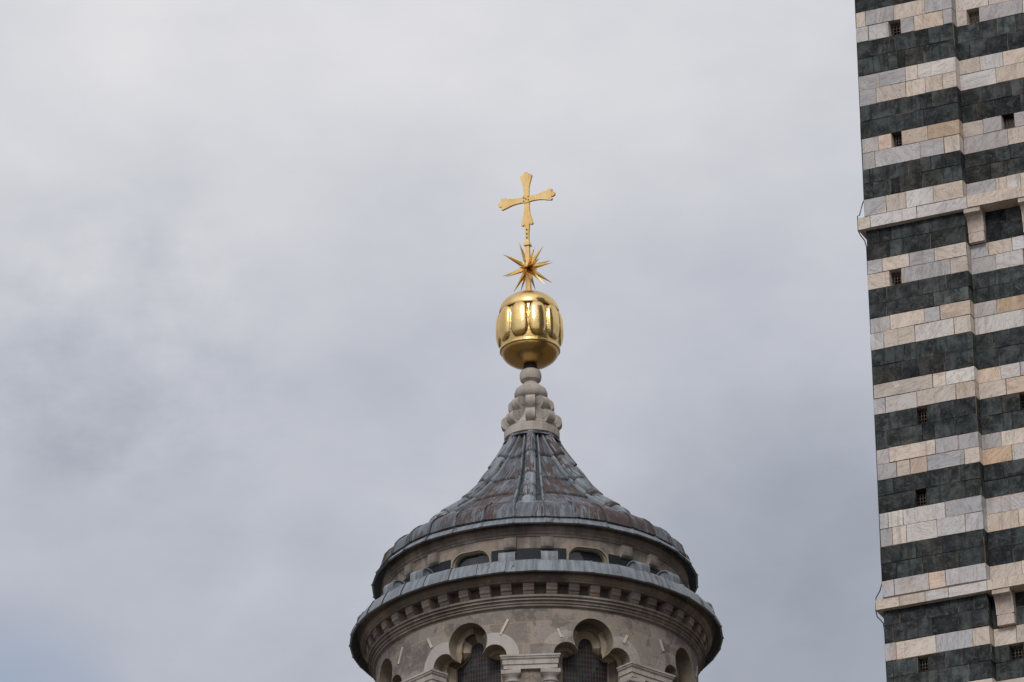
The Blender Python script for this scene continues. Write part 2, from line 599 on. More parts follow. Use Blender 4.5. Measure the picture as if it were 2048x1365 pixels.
def thing(name, label, cat, loc, rotz=0, group=None):
    o = bpy.data.objects.new(name, None)
    o.empty_display_size = 0.3
    COL.objects.link(o)
    o.location = loc
    o.rotation_euler = (0, 0, rotz)
    o['label'] = label
    o['category'] = cat
    if group:
        o['group'] = group
    return o


def copy_part(o, parent, rotz):
    c = o.copy()
    COL.objects.link(c)
    c.parent = parent
    c.rotation_euler = (0, 0, rotz)
    return c


def rt():
    """random tint for a lead sheet: r = how rusty, g b = texture offset"""
    return (random.uniform(-0.20, 0.20), random.random(), random.random(), 1)


def gt(a=0.82, b=1.15, warm=0.05):
    k = random.uniform(a, b)
    w = random.uniform(-warm, warm)
    return (k * (1 + w), k, k * (1 - w), 1)


# ------------------------------------------------------------------ ground
g = MB()
NG = 24
R_G = [0, 15, 30, 60, 100, 180, 320, 600, 1100, 2200, 5000, 12000]
g.grid([[(r * sin(2 * pi * k / NG), 100 + r * cos(2 * pi * k / NG), 0) for k in range(NG)] for r in R_G if r > 0], None, smooth=False, closed=True)
c0 = g.add((0, 100, 0))
for k in range(NG):
    g.face((c0, k, (k + 1) % NG))
ground = g.build('ground', mat_plain('paving', (0.15, 0.125, 0.10), 0.9, 0, 0.2, 0.3, 0.4))
ground['kind'] = 'structure'

# ------------------------------------------------------------------ domed lantern
Y0 = 100.0
X0 = on_y(1066.5, 1000, Y0).x


def axis_px(y):
    return 1066.5 + (y - 1000) * 0.0215


def ring(yf, rpx):
    """radius and height (m) of a circle round the lantern's axis whose nearest point shows at image row yf"""
    r = rpx * 0.0086
    for _ in range(6):
        p = on_y(axis_px(yf), yf, Y0 - r)
        depth = (Vector((X0, Y0, p.z)) - CAM).dot(FWD)
        r = rpx * depth / F
    return r, p.z


def ringc(yc, rpx):
    p = on_y(axis_px(yc), yc, Y0)
    depth = (p - CAM).dot(FWD)
    return rpx * depth / F, p.z


U = ringc(1270, 1.0)[0]           # metres per photo pixel at the cornice
ROT = rad(-2.3)
LAN = thing('cathedral_dome_lantern', 'round stone lantern with flared lead roof and three-lobed windows below the golden ball', 'church lantern', (X0, Y0, 0))


def pol(r, a, z):
    return (r * sin(a), -r * cos(a), z)


def lathe(mb, prof, seg=96, a0=0.0, a1=2 * pi, c=(1, 1, 1, 1), smooth=True, closed=True):
    """prof [(r, z)] from top to bottom or inside out"""
    n = seg if closed else seg + 1
    ln = [0.0]
    for i in range(1, len(prof)):
        ln.append(ln[-1] + math.hypot(prof[i][0] - prof[i - 1][0], prof[i][1] - prof[i - 1][1]))
    rm = max(p[0] for p in prof)
    P, T = [], []
    for i, (r, z) in enumerate(prof):
        P.append([pol(r, a0 + (a1 - a0) * k / seg, z) for k in range(n)])
        T.append([(rm * (a0 + (a1 - a0) * k / seg), -ln[i]) for k in range(n)])
    mb.grid(P, T, c, smooth, closed, flip=True)


def block_tints(nb, n_ring, a=0.85, b=1.15):
    t = [gt(a, b) for _ in range(nb)]
    return lambda i, j: t[int(j * nb / n_ring) % nb]


# --- roof: rib crest profile (radius px, row of its centre), panels lie below
CREST = [(46, 862), (55, 884), (65.5, 903), (83, 929), (100, 950), (119, 977), (148, 1006), (179, 1036), (227, 1072), (262, 1097), (285, 1112)]
crest = [ringc(yc, rp) for rp, yc in CREST]


def catmull(pts, n):
    out = []
    for i in range(len(pts) - 1):
        p0, p1, p2, p3 = pts[max(i - 1, 0)], pts[i], pts[i + 1], pts[min(i + 2, len(pts) - 1)]
        for k in range(n):
            t = k / n
            out.append(tuple(0.5 * (2 * b + (c - a) * t + (2 * a - 5 * b + 4 * c - d) * t * t + (-a + 3 * b - 3 * c + d) * t ** 3)
                             for a, b, c, d in zip(p0, p1, p2, p3)))
    out.append(pts[-1])
    return out


dense = catmull(crest, 12)
cum = [0.0]
for i in range(1, len(dense)):
    cum.append(cum[-1] + math.hypot(dense[i][0] - dense[i - 1][0], dense[i][1] - dense[i - 1][1]))
LEN = cum[-1]


def prof_at(s):
    """point and outward normal (r, z) of the crest at distance s from its top"""
    s = min(max(s, 0), LEN)
    for i in range(1, len(cum)):
        if s <= cum[i] + 1e-9:
            t = (s - cum[i - 1]) / (cum[i] - cum[i - 1])
            a, b = dense[i - 1], dense[i]
            r, z = a[0] + (b[0] - a[0]) * t, a[1] + (b[1] - a[1]) * t
            dr, dz = b[0] - a[0], b[1] - a[1]
            l = math.hypot(dr, dz)
            return r, z, -dz / l, dr / l
    return dense[-1][0], dense[-1][1], 0, 1


def s_of_row(y):
    """distance along the crest whose front shows at image row y"""
    best = 0
    for i, (r, z) in enumerate(dense):
        p = Vector((X0, Y0 - r, z)) - CAM
        yu = p.dot(UP) / p.dot(FWD)
        row = 682.5 - yu * F
        if row <= y + 1.0:
            best = cum[i]
    return best


PAN = 0.125                                  # panels lie this far below the crest
rib_seams = [s_of_row(y) for y in (900, 941, 968, 987)]
pan_seams = [LEN * f for f in (0.235, 0.475, 0.70)]


def stations(seams, n, gap=0.060):
    """rows along the slope, three rows at each seam; gives (s, sheet number, raise, is_gap)"""
    ed = [0] + list(seams) + [LEN]
    out = []
    for k in range(len(ed) - 1):
        a, b = ed[k], ed[k + 1]
        m = max(3, int(n * (b - a) / LEN))
        for q in range(m + 1):
            t = q / m
            s = a + (b - a) * t
            if q == 0 and k:
                s += gap
            out.append((s, k, t * 0.026, False))
        if k < len(ed) - 2:
            out.append((b + gap * 0.15, k, -0.06, True))
            out.append((b + gap * 0.85, k + 1, -0.06, True))
    return out


def sweep(mb, a_c, cross, seams, n, off=0.0, gap=0.060):
    """cross(s, r) -> [(arc offset m, height above panels m)] swept down the roof at azimuth a_c"""
    st = stations(seams, n, gap)
    P, T, K, G = [], [], [], []
    for s, k, up, gap in st:
        r, z, nr, nz = prof_at(s)
        row, uvr, dirt_shades = [], [], []
        for a, h, *dirt_shade in cross(s, r):
            hh = -PAN + h + up + off
            rr, zz = r + nr * hh, z + nz * hh
            row.append(pol(rr, a_c + a / r, zz))
            uvr.append((a, -s))
            dirt_shades.append(dirt_shade[0] if dirt_shade else 0.0)
        P.append(row)
        T.append(uvr)
        K.append(k)
        G.append([0.0 if gap else 1.0 - d for d in dirt_shades])  # seam rows painted near black as the shadow under each sheet's edge
    tints = [rt() for _ in range(len(seams) + 1)]
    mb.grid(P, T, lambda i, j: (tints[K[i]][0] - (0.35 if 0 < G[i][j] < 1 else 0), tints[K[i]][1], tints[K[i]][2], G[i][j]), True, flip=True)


SEC = 2 * pi / 8


def batten_off(s):
    return U * (14.0 + 17.0 * (s / LEN))


def rib_cross(s, r):
    w = U * (10.5 + 5.0 * s / LEN)
    H = PAN * (1 - min(max((s / LEN - 0.93) / 0.065, 0), 1) ** 2)
    return [(-w * 1.02, -0.03)] + [(w * sin(t), H * cos(t) ** 0.7 if abs(cos(t)) > 1e-6 else 0.0) for t in [pi * (q / 10 - 0.5) for q in range(11)]] + [(w * 1.02, -0.03)]


def make_batten(side):
    def cr(s, r):
        o, w, H = batten_off(s) * side, U * 3.0, U * 6.5
        return [(o + w * sin(t), H * cos(t) if abs(cos(t)) > 1e-6 else -0.02) for t in [pi * (q / 6 - 0.5) for q in range(7)]]
    return cr


def pan_cross(s, r):
    half = r * SEC / 2
    b = min(batten_off(s), half * 0.6)
    xs = [0.0, b * 0.5, b * 0.9, b, b + (half * 2 - 2 * b) * 0.12]
    mid = [b + (half * 2 - 2 * b) * q for q in (0.3, 0.5, 0.7, 0.88)]
    xs = xs + mid + [2 * half - b, 2 * half - 0.9 * b, 2 * half - 0.5 * b, 2 * half]
    out = []
    for x in xs:
        sag = 0.0
        if x < b * 0.95 or x > 2 * half - b * 0.95:
            sag = -0.035
        out.append((x - half, sag, 0.45 if sag < 0 else 0.0))  # troughs painted darker: gutter dirt plus the shade beside the battens
    return out


for k in range(8):
    a = ROT + k * SEC
    mb = MB()
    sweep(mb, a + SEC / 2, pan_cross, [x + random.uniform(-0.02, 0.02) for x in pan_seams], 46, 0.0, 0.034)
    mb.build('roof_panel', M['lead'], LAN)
    mb = MB()
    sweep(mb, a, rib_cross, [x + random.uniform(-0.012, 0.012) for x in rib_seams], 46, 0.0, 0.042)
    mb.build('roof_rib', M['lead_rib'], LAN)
    for sd in (-1, 1):
        mb = MB()
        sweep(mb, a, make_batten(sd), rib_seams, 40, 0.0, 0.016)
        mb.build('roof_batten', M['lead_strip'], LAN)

# --- eave roll: 32 dressed lead sheets
roll_prof = [ringc(yc, rp) for rp, yc in ((255, 1102), (274, 1113), (287, 1119), (299, 1128), (307, 1137), (311, 1147), (314, 1156), (309, 1158.5))]
NE = 32
mb = MB()
lnr = [0]
for i in range(1, len(roll_prof)):
    lnr.append(lnr[-1] + math.hypot(roll_prof[i][0] - roll_prof[i - 1][0], roll_prof[i][1] - roll_prof[i - 1][1]))
for k in range(NE):
    w = random.uniform(-0.10, 0.10) * 0
    a0, a1 = ROT + (k - 0.42) * 2 * pi / NE, ROT + (k + 0.58) * 2 * pi / NE
    tn = rt()
    cols = [(0.0, -0.004), (0.02, 0.003), (0.25, 0.0), (0.5, 0.0), (0.75, 0.0), (0.955, 0.0), (0.965, 0.022), (0.995, 0.022), (1.0, -0.006)]
    P, T = [], []
    dz = random.uniform(-0.006, 0.006)
    for i, (r, z) in enumerate(roll_prof):
        row, uvr = [], []
        for t, e in cols:
            flat = 1.0 / cos((t - 0.5) * 2 * pi / NE) * cos(pi / NE) + (1 - cos(pi / NE)) * 0.5
            e2 = e + 0.006 * sin(7 * t + k * 2.1) * (i / 7)
            rr = (r + e2 * (0.3 + 0.7 * i / 7)) * (flat * 0.7 + 0.3)
            row.append(pol(rr, a0 + (a1 - a0) * t, z + dz + (e if i < 5 else 0)))
            uvr.append((t * (a1 - a0) * r, -lnr[i]))
        P.append(row)
        T.append(uvr)
    mb.grid(P, T, tn, True, flip=True)
mb.build('eave_roll', M['lead'], LAN, smooth_angle=40)


def eave_strip(name, prof, ne, mat, lip=0.018, phase=0.0):
    """thin faceted sheets: prof [(r, z)], outer skin, then the inside of the sheet"""
    mb = MB()
    for k in range(ne):
        a0, a1 = ROT + (k + phase) * 2 * pi / ne, ROT + (k + 1 + phase) * 2 * pi / ne
        tn = rt()
        w0, w1 = random.uniform(-0.008, 0.008), random.uniform(-0.008, 0.008)
        cols = [(0.0, 0), (0.33, 0), (0.66, 0), (0.97, 0), (0.975, lip), (1.0, lip)]
        full = list(prof) + [(prof[-1][0] - 0.02, prof[-1][1] - 0.002)] + [(r - 0.03, z - 0.012) for r, z in prof[::-1]]
        P, T = [], []
        for i, (r, z) in enumerate(full):
            out = i < len(prof)
            row = []
            for t, e in cols:
                flat = cos(pi / ne) / cos((t - 0.5) * 2 * pi / ne)
                row.append(pol(r * (0.25 + 0.75 * flat) + (e if out else 0), a0 + (a1 - a0) * t, z + (w0 + (w1 - w0) * t if 0 < i <= len(prof) + 1 else 0)))
            P.append(row)
            T.append([(t * (a1 - a0) * r, -i * 0.12) for t, e in cols])
        mb.grid(P, T, tn, True, flip=True)
    return mb.build(name, mat, LAN, smooth_angle=35)


up_strip = [ringc(yc, rp) for rp, yc in ((301, 1156), (312, 1159), (319, 1164.5), (327, 1173.5))]
eave_strip('eave_drip', up_strip, 32, M['lead_strip'], 0.02, 0.58)

# --- upper cornice and attic
mb = MB()
z_in = ringc(1150, 300)[1]
up_corn = [(ring(1050, 300)[0], z_in)] + [ring(yf, rp) for rp, yf in
          ((305.5, 1044), (305, 1049.5), (307, 1051.5), (307, 1055), (305.5, 1057.5), (304.3, 1059), (304, 1061), (305.2, 1063), (304.8, 1066.5), (302.8, 1068.5), (302.2, 1070), (301.8, 1072.5), (300.3, 1073.5))]
lathe(mb, up_corn, 192, c=block_tints(31, 192, 0.72, 1.3), smooth=False)
mb.build('attic_cornice', M['cornice'], LAN, smooth_angle=28)

R_AT, Z_AT = ring(1073.5, 300)
Z_AB = ringc(1262, 300)[1]                    # foot of the attic, behind the lower lead
Z_BAND = ring(1097, 300)[1]


def wall_with_holes(mb, R, a_mid, half, ztop, zbot, loops, ns, nz, c, notch=None, flip=True):
    """one bay of a cylindrical wall, s in [-half, half] (m of arc at R); loops are (s, z) holes"""
    pts, edges = [], []

    def add_loop(lp):
        b = len(pts)
        pts.extend(Vector(p) for p in lp)
        n = len(lp)
        edges.extend((b + i, b + (i + 1) % n) for i in range(n))
    outer = []
    for i in range(ns):
        outer.append((-half + 2 * half * i / ns, zbot))
    for i in range(nz):
        outer.append((half, zbot + (ztop - zbot) * i / nz))
    for i in range(ns):
        outer.append((half - 2 * half * i / ns, ztop))
    for i in range(nz):
        outer.append((-half, ztop - (ztop - zbot) * i / nz))
    if notch:                                  # opening runs through the foot of the bay
        lo = [(x, z) for x, z in outer if not (abs(z - zbot) < 1e-9 and abs(x) < abs(notch[0][0]) + 1e-6)]
        k = max(i for i, (x, z) in enumerate(lo) if abs(z - zbot) < 1e-9 and x < 0 and i < ns)
        outer = lo[:k + 1] + list(notch) + lo[k + 1:]
    add_loop(outer)
    for lp in loops:
        add_loop(lp)

    def inside(poly, x, y):
        r = False
        j = len(poly) - 1
        for i in range(len(poly)):
            xi, yi = poly[i]
            xj, yj = poly[j]
            if (yi > y) != (yj > y) and x < (xj - xi) * (y - yi) / (yj - yi) + xi:
                r = not r
            j = i
        return r
    for i in range(1, ns):
        for j in range(1, nz):
            p = (-half + 2 * half * i / ns + 1e-4, zbot + (ztop - zbot) * j / nz + 1e-4)
            if inside(outer, *p) and not any(inside(lp, *p) for lp in loops):
                pts.append(Vector(p))
    res = geometry.delaunay_2d_cdt(pts, edges, [], 0, 1e-6)
    V, Fc = res[0], res[2]
    ids = [mb.add(pol(R, a_mid + v.x / R, v.y), (a_mid * R + v.x, v.y), c) for v in V]
    for f in Fc:
        x = sum(V[i].x for i in f) / 3
        y = sum(V[i].y for i in f) / 3
        if inside(outer, x, y) and not any(inside(lp, x, y) for lp in loops):
            mb.face([ids[i] for i in f], True)


def rounded(hw, hh, r, cz, n=8):
    out = []
    for qx, qz, t0 in ((1, 1, 0), (-1, 1, pi / 2), (-1, -1, pi), (1, -1, 3 * pi / 2)):
        for i in range(n + 1):
            t = t0 + pi / 2 * i / n
            out.append((qx * (hw - r) + r * cos(t), cz + qz * (hh - r) + r * sin(t)))
    return out


Z_OC_TOP = ringc(1209, 300)[1]
OC_HW, OC_HH, OC_R = 41 * U, 28 * U, 25 * U
Z_OC = Z_OC_TOP - OC_HH
BAY = R_AT * SEC / 2
mb, md = MB(), MB()
for k in range(8):
    am = ROT + (k + 0.5) * SEC
    hole = rounded(OC_HW, OC_HH, OC_R, Z_OC)
    wall_with_holes(mb, R_AT, am, BAY, Z_AT, Z_AB, [hole], 16, 8, gt(0.9, 1.1))
mb.build('attic_wall', M['cornice'], LAN)
# dark slate course round the attic, broken by the oculus surrounds
for k in range(8):
    am = ROT + k * SEC
    mb = MB()
    e = (BAY - OC_HW - 3.0 * U) / R_AT
    P, T, nn = [], [], 14
    for r_, z in ((R_AT, Z_BAND), (R_AT + 0.012, Z_BAND), (R_AT + 0.012, Z_AB)):
        P.append([pol(r_, am - e + 2 * e * j / nn, z) for j in range(nn + 1)])
    mb.grid(P, None, smooth=False, flip=True)
    mb.build('slate_course', M['slate'], LAN)
for k in range(8):
    am = ROT + (k + 0.5) * SEC
    # moulded frame, reveal and pane of the oculus
    fr = MB()
    loops = [(0.0, R_AT + 0.004), (6 * U, R_AT + 0.03), (8.5 * U, R_AT + 0.026), (8.5 * U, R_AT - 0.01)]
    P = []
    for e, r_ in ((-2.5 * U, R_AT - 0.12), (-2.5 * U, R_AT - 0.02), (-0.6 * U, R_AT - 0.015), (-0.3 * U, R_AT + 0.028), (2.6 * U, R_AT + 0.028), (3.4 * U, R_AT + 0.008), (3.4 * U, R_AT - 0.02)):
        lp = rounded(OC_HW + e, OC_HH + e, OC_R + e, Z_OC)
        P.append([pol(r_, am + s / R_AT, z) for s, z in lp])
    fr.grid(P, None, smooth=False, closed=True, flip=False)
    win = fr.build('oval_window', M['reveal'], LAN, smooth_angle=40)
    pn = MB()
    lp = rounded(OC_HW, OC_HH, OC_R, Z_OC)
    cc = pn.add(pol(R_AT - 0.10, am, Z_OC))
    ids = [pn.add(pol(R_AT - 0.10, am + s / R_AT, z)) for s, z in lp]
    for i in range(len(ids)):
        pn.face((cc, ids[i], ids[(i + 1) % len(ids)]))
    pn.build('pane', M['glass'], win)
    # voussoirs turned over the oculus
    vo = MB()
    lp0 = [(s, z) for s, z in rounded(OC_HW + 3.6 * U, OC_HH + 3.6 * U, OC_R + 3.3 * U, Z_OC, 10) if z > Z_OC]
    nb = len(lp0)
    tn = [gt(0.95, 1.3) for _ in range(7)]
    for i in range(nb - 1):
        t = tn[int(i * 7 / nb)]
        P = []
        for e in (0.0, 17 * U):
            row = []
            for s, z in (lp0[i], lp0[i + 1]):
                d = Vector((s, (z - Z_OC) * 1.15)).normalized()
                row.append(pol(R_AT + 0.010, am + (s + d.x * e) / R_AT, min(z + d.y * e, Z_AT - 0.01)))
            P.append(row)
        vo.grid(P, None, c=t, smooth=False, flip=True)
    vo.build('oculus_arch', M['cornice'], win)

# brackets under the attic cornice and lead hoods on the ledge: pairs at each pier
bw, zb0, zb1 = 12 * U, ring(1074, 308)[1], ring(1096.5, 308)[1]
br = MB()
rb0, rb1 = R_AT - 0.05, R_AT + 0.085
prof = [(-rb0, zb0), (-rb0, zb1 + 0.0), (-(R_AT + 0.02), zb1), (-(R_AT + 0.05), zb1 + 0.012), (-(R_AT + 0.075), zb1 + 0.04), (-rb1, zb1 + 0.09), (-rb1, zb0)]
br.prism(prof, -bw, bw, c=gt(1.1, 1.3))
bracket = br.build('cornice_bracket', M['cornice'], LAN)

lo_strip = [ring(yf, rp) for rp, yf in ((300, 1124), (352, 1119), (358, 1118.5), (361, 1121), (369, 1131), (374, 1140.5))]
lo_strip[0] = (R_AT - 0.01, lo_strip[1][1] + 0.10)
hd = MB()
zb = lo_strip[1][1] - 0.03
zt = ring(1100.5, 350)[1]
hr = 29 * U
r_out = ring(1118, 359.5)[0]
cxr = r_out - hr * 0.62
prof = []
for q in range(13):
    t = pi * q / 12
    prof.append((-(cxr + hr * 0.62 * cos(t)), zb + 0.06 + (zt - zb - 0.06) * sin(t) ** 0.75))
prof = [(-r_out, zb - 0.03)] + prof + [(-(cxr - hr * 0.62), zb + 0.02)]
hw = 16.5 * U
tnh = rt()
# curved sheet with turned-up rims and recessed cheeks
outer = [[(x, a, b) for a, b in prof] for x in (-hw, -hw + 0.016, hw - 0.016, hw)]
cenr, cenz = -cxr, zb
ins = lambda a, b, k: (cenr + (a - cenr) * k, cenz + (b - cenz) * k)
P = []
for x, k in ((-hw + 0.03, 0.90), (-hw, 0.90), (-hw, 1.0), (-hw + 0.022, 1.0), (-hw + 0.024, 0.985), (0, 0.985), (hw - 0.024, 0.985), (hw - 0.022, 1.0), (hw, 1.0), (hw, 0.90), (hw - 0.03, 0.90)):
    P.append([(x, *ins(a, b, k)) for a, b in prof])
hd.grid(P, [[(x, -j * 0.03) for j in range(len(prof))] for x in (0, .01, .02, .03, .05, .15, .25, .27, .28, .29, .3)], tnh, False)
for x, rev in ((-hw + 0.03, False), (hw - 0.03, True)):
    ids = [hd.add((x, *ins(a, b, 0.90)), (a, b), tnh) for a, b in prof]
    hd.face(ids[::-1] if rev else ids)
hood = hd.build('lead_hood', M['lead_strip'], LAN)
first = True
for k in range(8):
    for sd in (-1, 1):
        a = ROT + k * SEC + sd * rad(6.7)
        if first:
            bracket.rotation_euler = (0, 0, a)
            hood.rotation_euler = (0, 0, a + rad(0.1))
            first = False
        else:
            copy_part(bracket, LAN, a)
            h = copy_part(hood, LAN, a + rad(0.1))

eave_strip('ledge_lead', lo_strip, 40, M['lead_strip'], 0.016, 0.25)

# --- lower cornice with modillions
mb = MB()
z_in = ring(1146, 330)[1] + 0.18
lo_corn = [(ring(1146, 320)[0], z_in)] + [ring(yf, rp) for rp, yf in
          ((361, 1123.5), (359, 1128), (354, 1136), (351.5, 1141), (351, 1145), (352.5, 1147), (352.3, 1150.5), (350.5, 1152.5), (349, 1156), (348, 1158.5), (346, 1159.5), (345.6, 1162), (344.5, 1163.5))]
soff_z = lo_corn[-1][1]
R_W = ring(1216, 322)[0]
lo_corn += [(R_W - 0.005, soff_z + 0.012)]
lathe(mb, lo_corn, 240, c=block_tints(37, 240, 0.68, 1.3), smooth=False)
mb.build('main_cornice', M['cornice'], LAN, smooth_angle=28)
low_m = [ring(yf, rp) for rp, yf in ((337, 1188.5), (338, 1189.5), (338, 1192.5), (334.5, 1194), (334, 1196.5), (335, 1199), (331, 1200.5), (330.5, 1206), (328, 1207.5), (327.5, 1211.5), (324, 1214), (322, 1216), (319, 1217))]
z_mt = low_m[0][1]
low_m = [(R_W - 0.03, z_mt + 0.006)] + low_m
mb = MB()
lathe(mb, low_m, 240, c=block_tints(29, 240, 0.70, 1.35), smooth=False)
mb.build('string_moulding', M['cornice'], LAN, smooth_angle=28)
mb = MB()
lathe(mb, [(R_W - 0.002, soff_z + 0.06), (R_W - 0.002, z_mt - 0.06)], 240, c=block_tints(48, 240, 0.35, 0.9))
mb.build('frieze', M['cornice'], LAN)
rm0, rm1 = R_W - 0.03, ring(1175, 341)[0]
mo_t = []
mw = 11.5 * U
hM = soff_z - z_mt
for v in range(9):
    mo = MB()
    mw = U * random.uniform(10.6, 11.9)
    rm1 = ring(1175, 341)[0] + random.uniform(-0.022, 0.008)
    t = gt(0.80, 1.35)
    prof = [(-rm0, soff_z - 0.0), (-rm0, z_mt + 0.004), (-(rm0 + 0.09), z_mt + 0.004), (-(rm0 + 0.13), z_mt + hM * 0.10), (-(rm0 + 0.15), z_mt + hM * 0.24),
            (-(rm1 - 0.055), z_mt + hM * 0.32), (-(rm1 - 0.02), z_mt + hM * 0.40), (-(rm1 - 0.01), z_mt + hM * 0.55), (-(rm1 - 0.012), z_mt + hM * 0.66), (-rm1, z_mt + hM * 0.69), (-rm1, soff_z)]
    mo.prism(prof, -mw * 0.93, mw * 0.93, c=t)
    mo_t.append(mo.build('modillion', M['cornice'], LAN))
used = set()
for k in range(48):
    v = k if k < 9 else random.randrange(9)
    a = ROT + k * 2 * pi / 48 + random.uniform(-0.004, 0.004)
    if v not in used:
        used.add(v)
        mo_t[v].rotation_euler = (0, 0, a)
    else:
        copy_part(mo_t[v], LAN, a)

# --- drum with three-lobed windows
Z_WT = low_m[-1][1] + 0.0
Z_APEX = ringc(1355, 322)[1]
Z_BOT = Z_APEX - 3.6


def trefoil(i=0.0, zbot=None, n=14):
    """opening outline left foot -> crown -> right foot, inset by i px; (s, z) in metres"""
    pts = [(80 - i, None)]
    RB, RA = 25.4 - i * 0.55, 42 - i
    bx, bz = 54.6, -79.4
    for q in range(n + 1):
        t = rad(0 + (158 - 0.4 * i) * q / n)
        x = bx + RB * cos(t) + (0 if cos(t) < 0 else (25.4 - RB - i) * cos(t))
        pts.append((x, bz + RB * sin(t)))
    for q in range(n + 1):
        t = rad(-41.8 + (131.8) * q / n)
        pts.append((RA * cos(t), -42 + RA * sin(t)))
    full = pts + [(-x, z) for x, z in pts[-2::-1]]
    zb_ = Z_BOT if zbot is None else zbot
    out = [(x * U, zb_ if z is None else Z_APEX + z * U) for x, z in full[::-1]]
    for _ in range(int(i * 0.5)):
        out = out[:2] + [((out[j - 1][0] + 2 * out[j][0] + out[j + 1][0]) / 4, (out[j - 1][1] + 2 * out[j][1] + out[j + 1][1]) / 4) for j in range(2, len(out) - 2)] + out[-2:]
    return out


D1, D2 = 27 * U, 50 * U
HALF = R_W * SEC / 2
wall = MB()
for k in range(8):
    am = ROT + (k + 0.5) * SEC + rad(-0.1)
    out0 = trefoil(0)
    wall_with_holes(wall, R_W, am, HALF, Z_WT, Z_BOT, [], 26, 30, (1, 1, 1, 1), notch=out0)
wall.build('drum_wall', M['drum'], LAN)


def is_dark(idx, seed):
    return random.Random(seed * 131 + idx).random() < 0.22


for k in range(8):
    am = ROT + (k + 0.5) * SEC + rad(-0.1)
    o0, o1, o2 = trefoil(0), trefoil(11), trefoil(24)
    n = len(o0)
    mbw = MB()
    # reveal strips: wall face -> first order -> second order -> glass
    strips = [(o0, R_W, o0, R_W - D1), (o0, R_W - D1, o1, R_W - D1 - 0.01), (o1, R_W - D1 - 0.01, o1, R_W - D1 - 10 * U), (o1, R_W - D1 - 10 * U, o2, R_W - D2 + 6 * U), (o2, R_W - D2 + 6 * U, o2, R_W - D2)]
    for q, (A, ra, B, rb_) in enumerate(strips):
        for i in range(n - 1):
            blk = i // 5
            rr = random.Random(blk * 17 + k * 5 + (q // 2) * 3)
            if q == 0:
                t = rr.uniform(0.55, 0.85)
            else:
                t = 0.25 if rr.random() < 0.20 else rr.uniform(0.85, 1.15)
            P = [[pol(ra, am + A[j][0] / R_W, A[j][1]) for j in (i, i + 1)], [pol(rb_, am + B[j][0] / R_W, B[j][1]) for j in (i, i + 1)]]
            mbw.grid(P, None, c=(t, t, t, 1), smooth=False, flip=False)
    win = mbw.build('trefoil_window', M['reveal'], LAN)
    gl = MB()
    zs = [Z_BOT + (Z_APEX - Z_BOT) * q / 40 for q in range(41)]
    P = [[pol(R_W - D2 + 0.01, am + s * 82 * U / R_W, z) for s in [x / 10 - 1 for x in range(21)]] for z in zs]
    T = [[(s * 82 * U + 3 * k, z) for s in [x / 10 - 1 for x in range(21)]] for z in zs]
    gl.grid(P, T, smooth=True, flip=False)
    gl.build('leaded_glass', M['leaded'], win)
    sb = MB()
    zz = Z_APEX - 122 * U
    sb.tube([pol(R_W - D2 + 0.04, am + s * 70 * U / R_W, zz) for s in (-1, -0.5, 0, 0.5, 1)], 0.022, 6)
    sb.build('saddle_bar', M['iron'], win)
    # archivolt stones round the lobes: proud of the wall by 3 mm
    pale = (k == 7)
    for sd in (-1, 1):
        av = MB()
        cx0, cz0, r0, r1 = 54.6 * sd, -79.4, 25.6, 50.0
        NN = 26
        rows = []
        for q in range(NN + 1):
            t = (-14 + 150 * q / NN)
            ra_ = []
            for rr_ in (r0, r1):
                x, z = cx0 + sd * rr_ * cos(rad(t)), cz0 + rr_ * sin(rad(t))
                if t < 0:
                    x = cx0 + sd * rr_
                    z = cz0 + t * 1.6
                # keep off the crown lobe
                if math.hypot(x, z + 42) < 42.3 and t > 60:
                    d = Vector((x, z + 42)).normalized() * 42.3
                    x, z = d.x, d.y - 42
                ra_.append((x * U, Z_APEX + z * U))
            rows.append(ra_)
        tcol = gt(0.95, 1.1, 0.02) if pale else gt(0.95, 1.35)
        P = []
        e = 0.006
        for j, (r_, which) in enumerate(((R_W - 0.03, 0), (R_W + e, 0), (R_W + e, 1), (R_W - 0.01, 1))):
            P.append([pol(r_, am + rows[q][which][0] / R_W, rows[q][which][1]) for q in range(NN + 1)])
        av.grid(P, [[(am * R_W + rows[q][w][0] + k, rows[q][w][1]) for q in range(NN + 1)] for w in (0, 0, 1, 1)], tcol, False, flip=(sd > 0))
        av.build('archivolt', M['new_stone'] if pale else M['drum'], LAN)

# marble pins let into the wall beside the crowns
for k in range(8):
    am = ROT + (k + 0.5) * SEC
    for s, z, tilt, ln in ((-88, -22, 24, 18), (76, -20, -28, 26)) if k != 0 else ((-69, -36, 22, 15), (69, -33, -26, 15)):
        pb = MB()
        M4 = Matrix.Rotation(am + s * U / R_W, 4, 'Z') @ Matrix.Translation((0, -R_W, Z_APEX + z * U)) @ Matrix.Rotation(rad(-tilt), 4, 'Y')
        pb.box((-2.4 * U, -0.02, -ln * U * 0.65), (2.4 * U, 0.03, ln * U * 0.65), (1.25, 1.25, 1.22, 1), M4)
        pb.build('stone_pin', M['new_stone'], LAN)

# --- piers: entablature block, twin columns
Z_EN = ring(1308, 337)[1]
R_P = ring(1308, 337)[0]


def moulded_block(mb, hw0, r_face, steps, c):
    """steps [(z0, z1, projection)] of a flat-fronted block"""
    for z0, z1, e in steps:
        mb.box((-hw0 - e, -(r_face + e), z1), (hw0 + e, -(R_W - 0.12), z0), c)


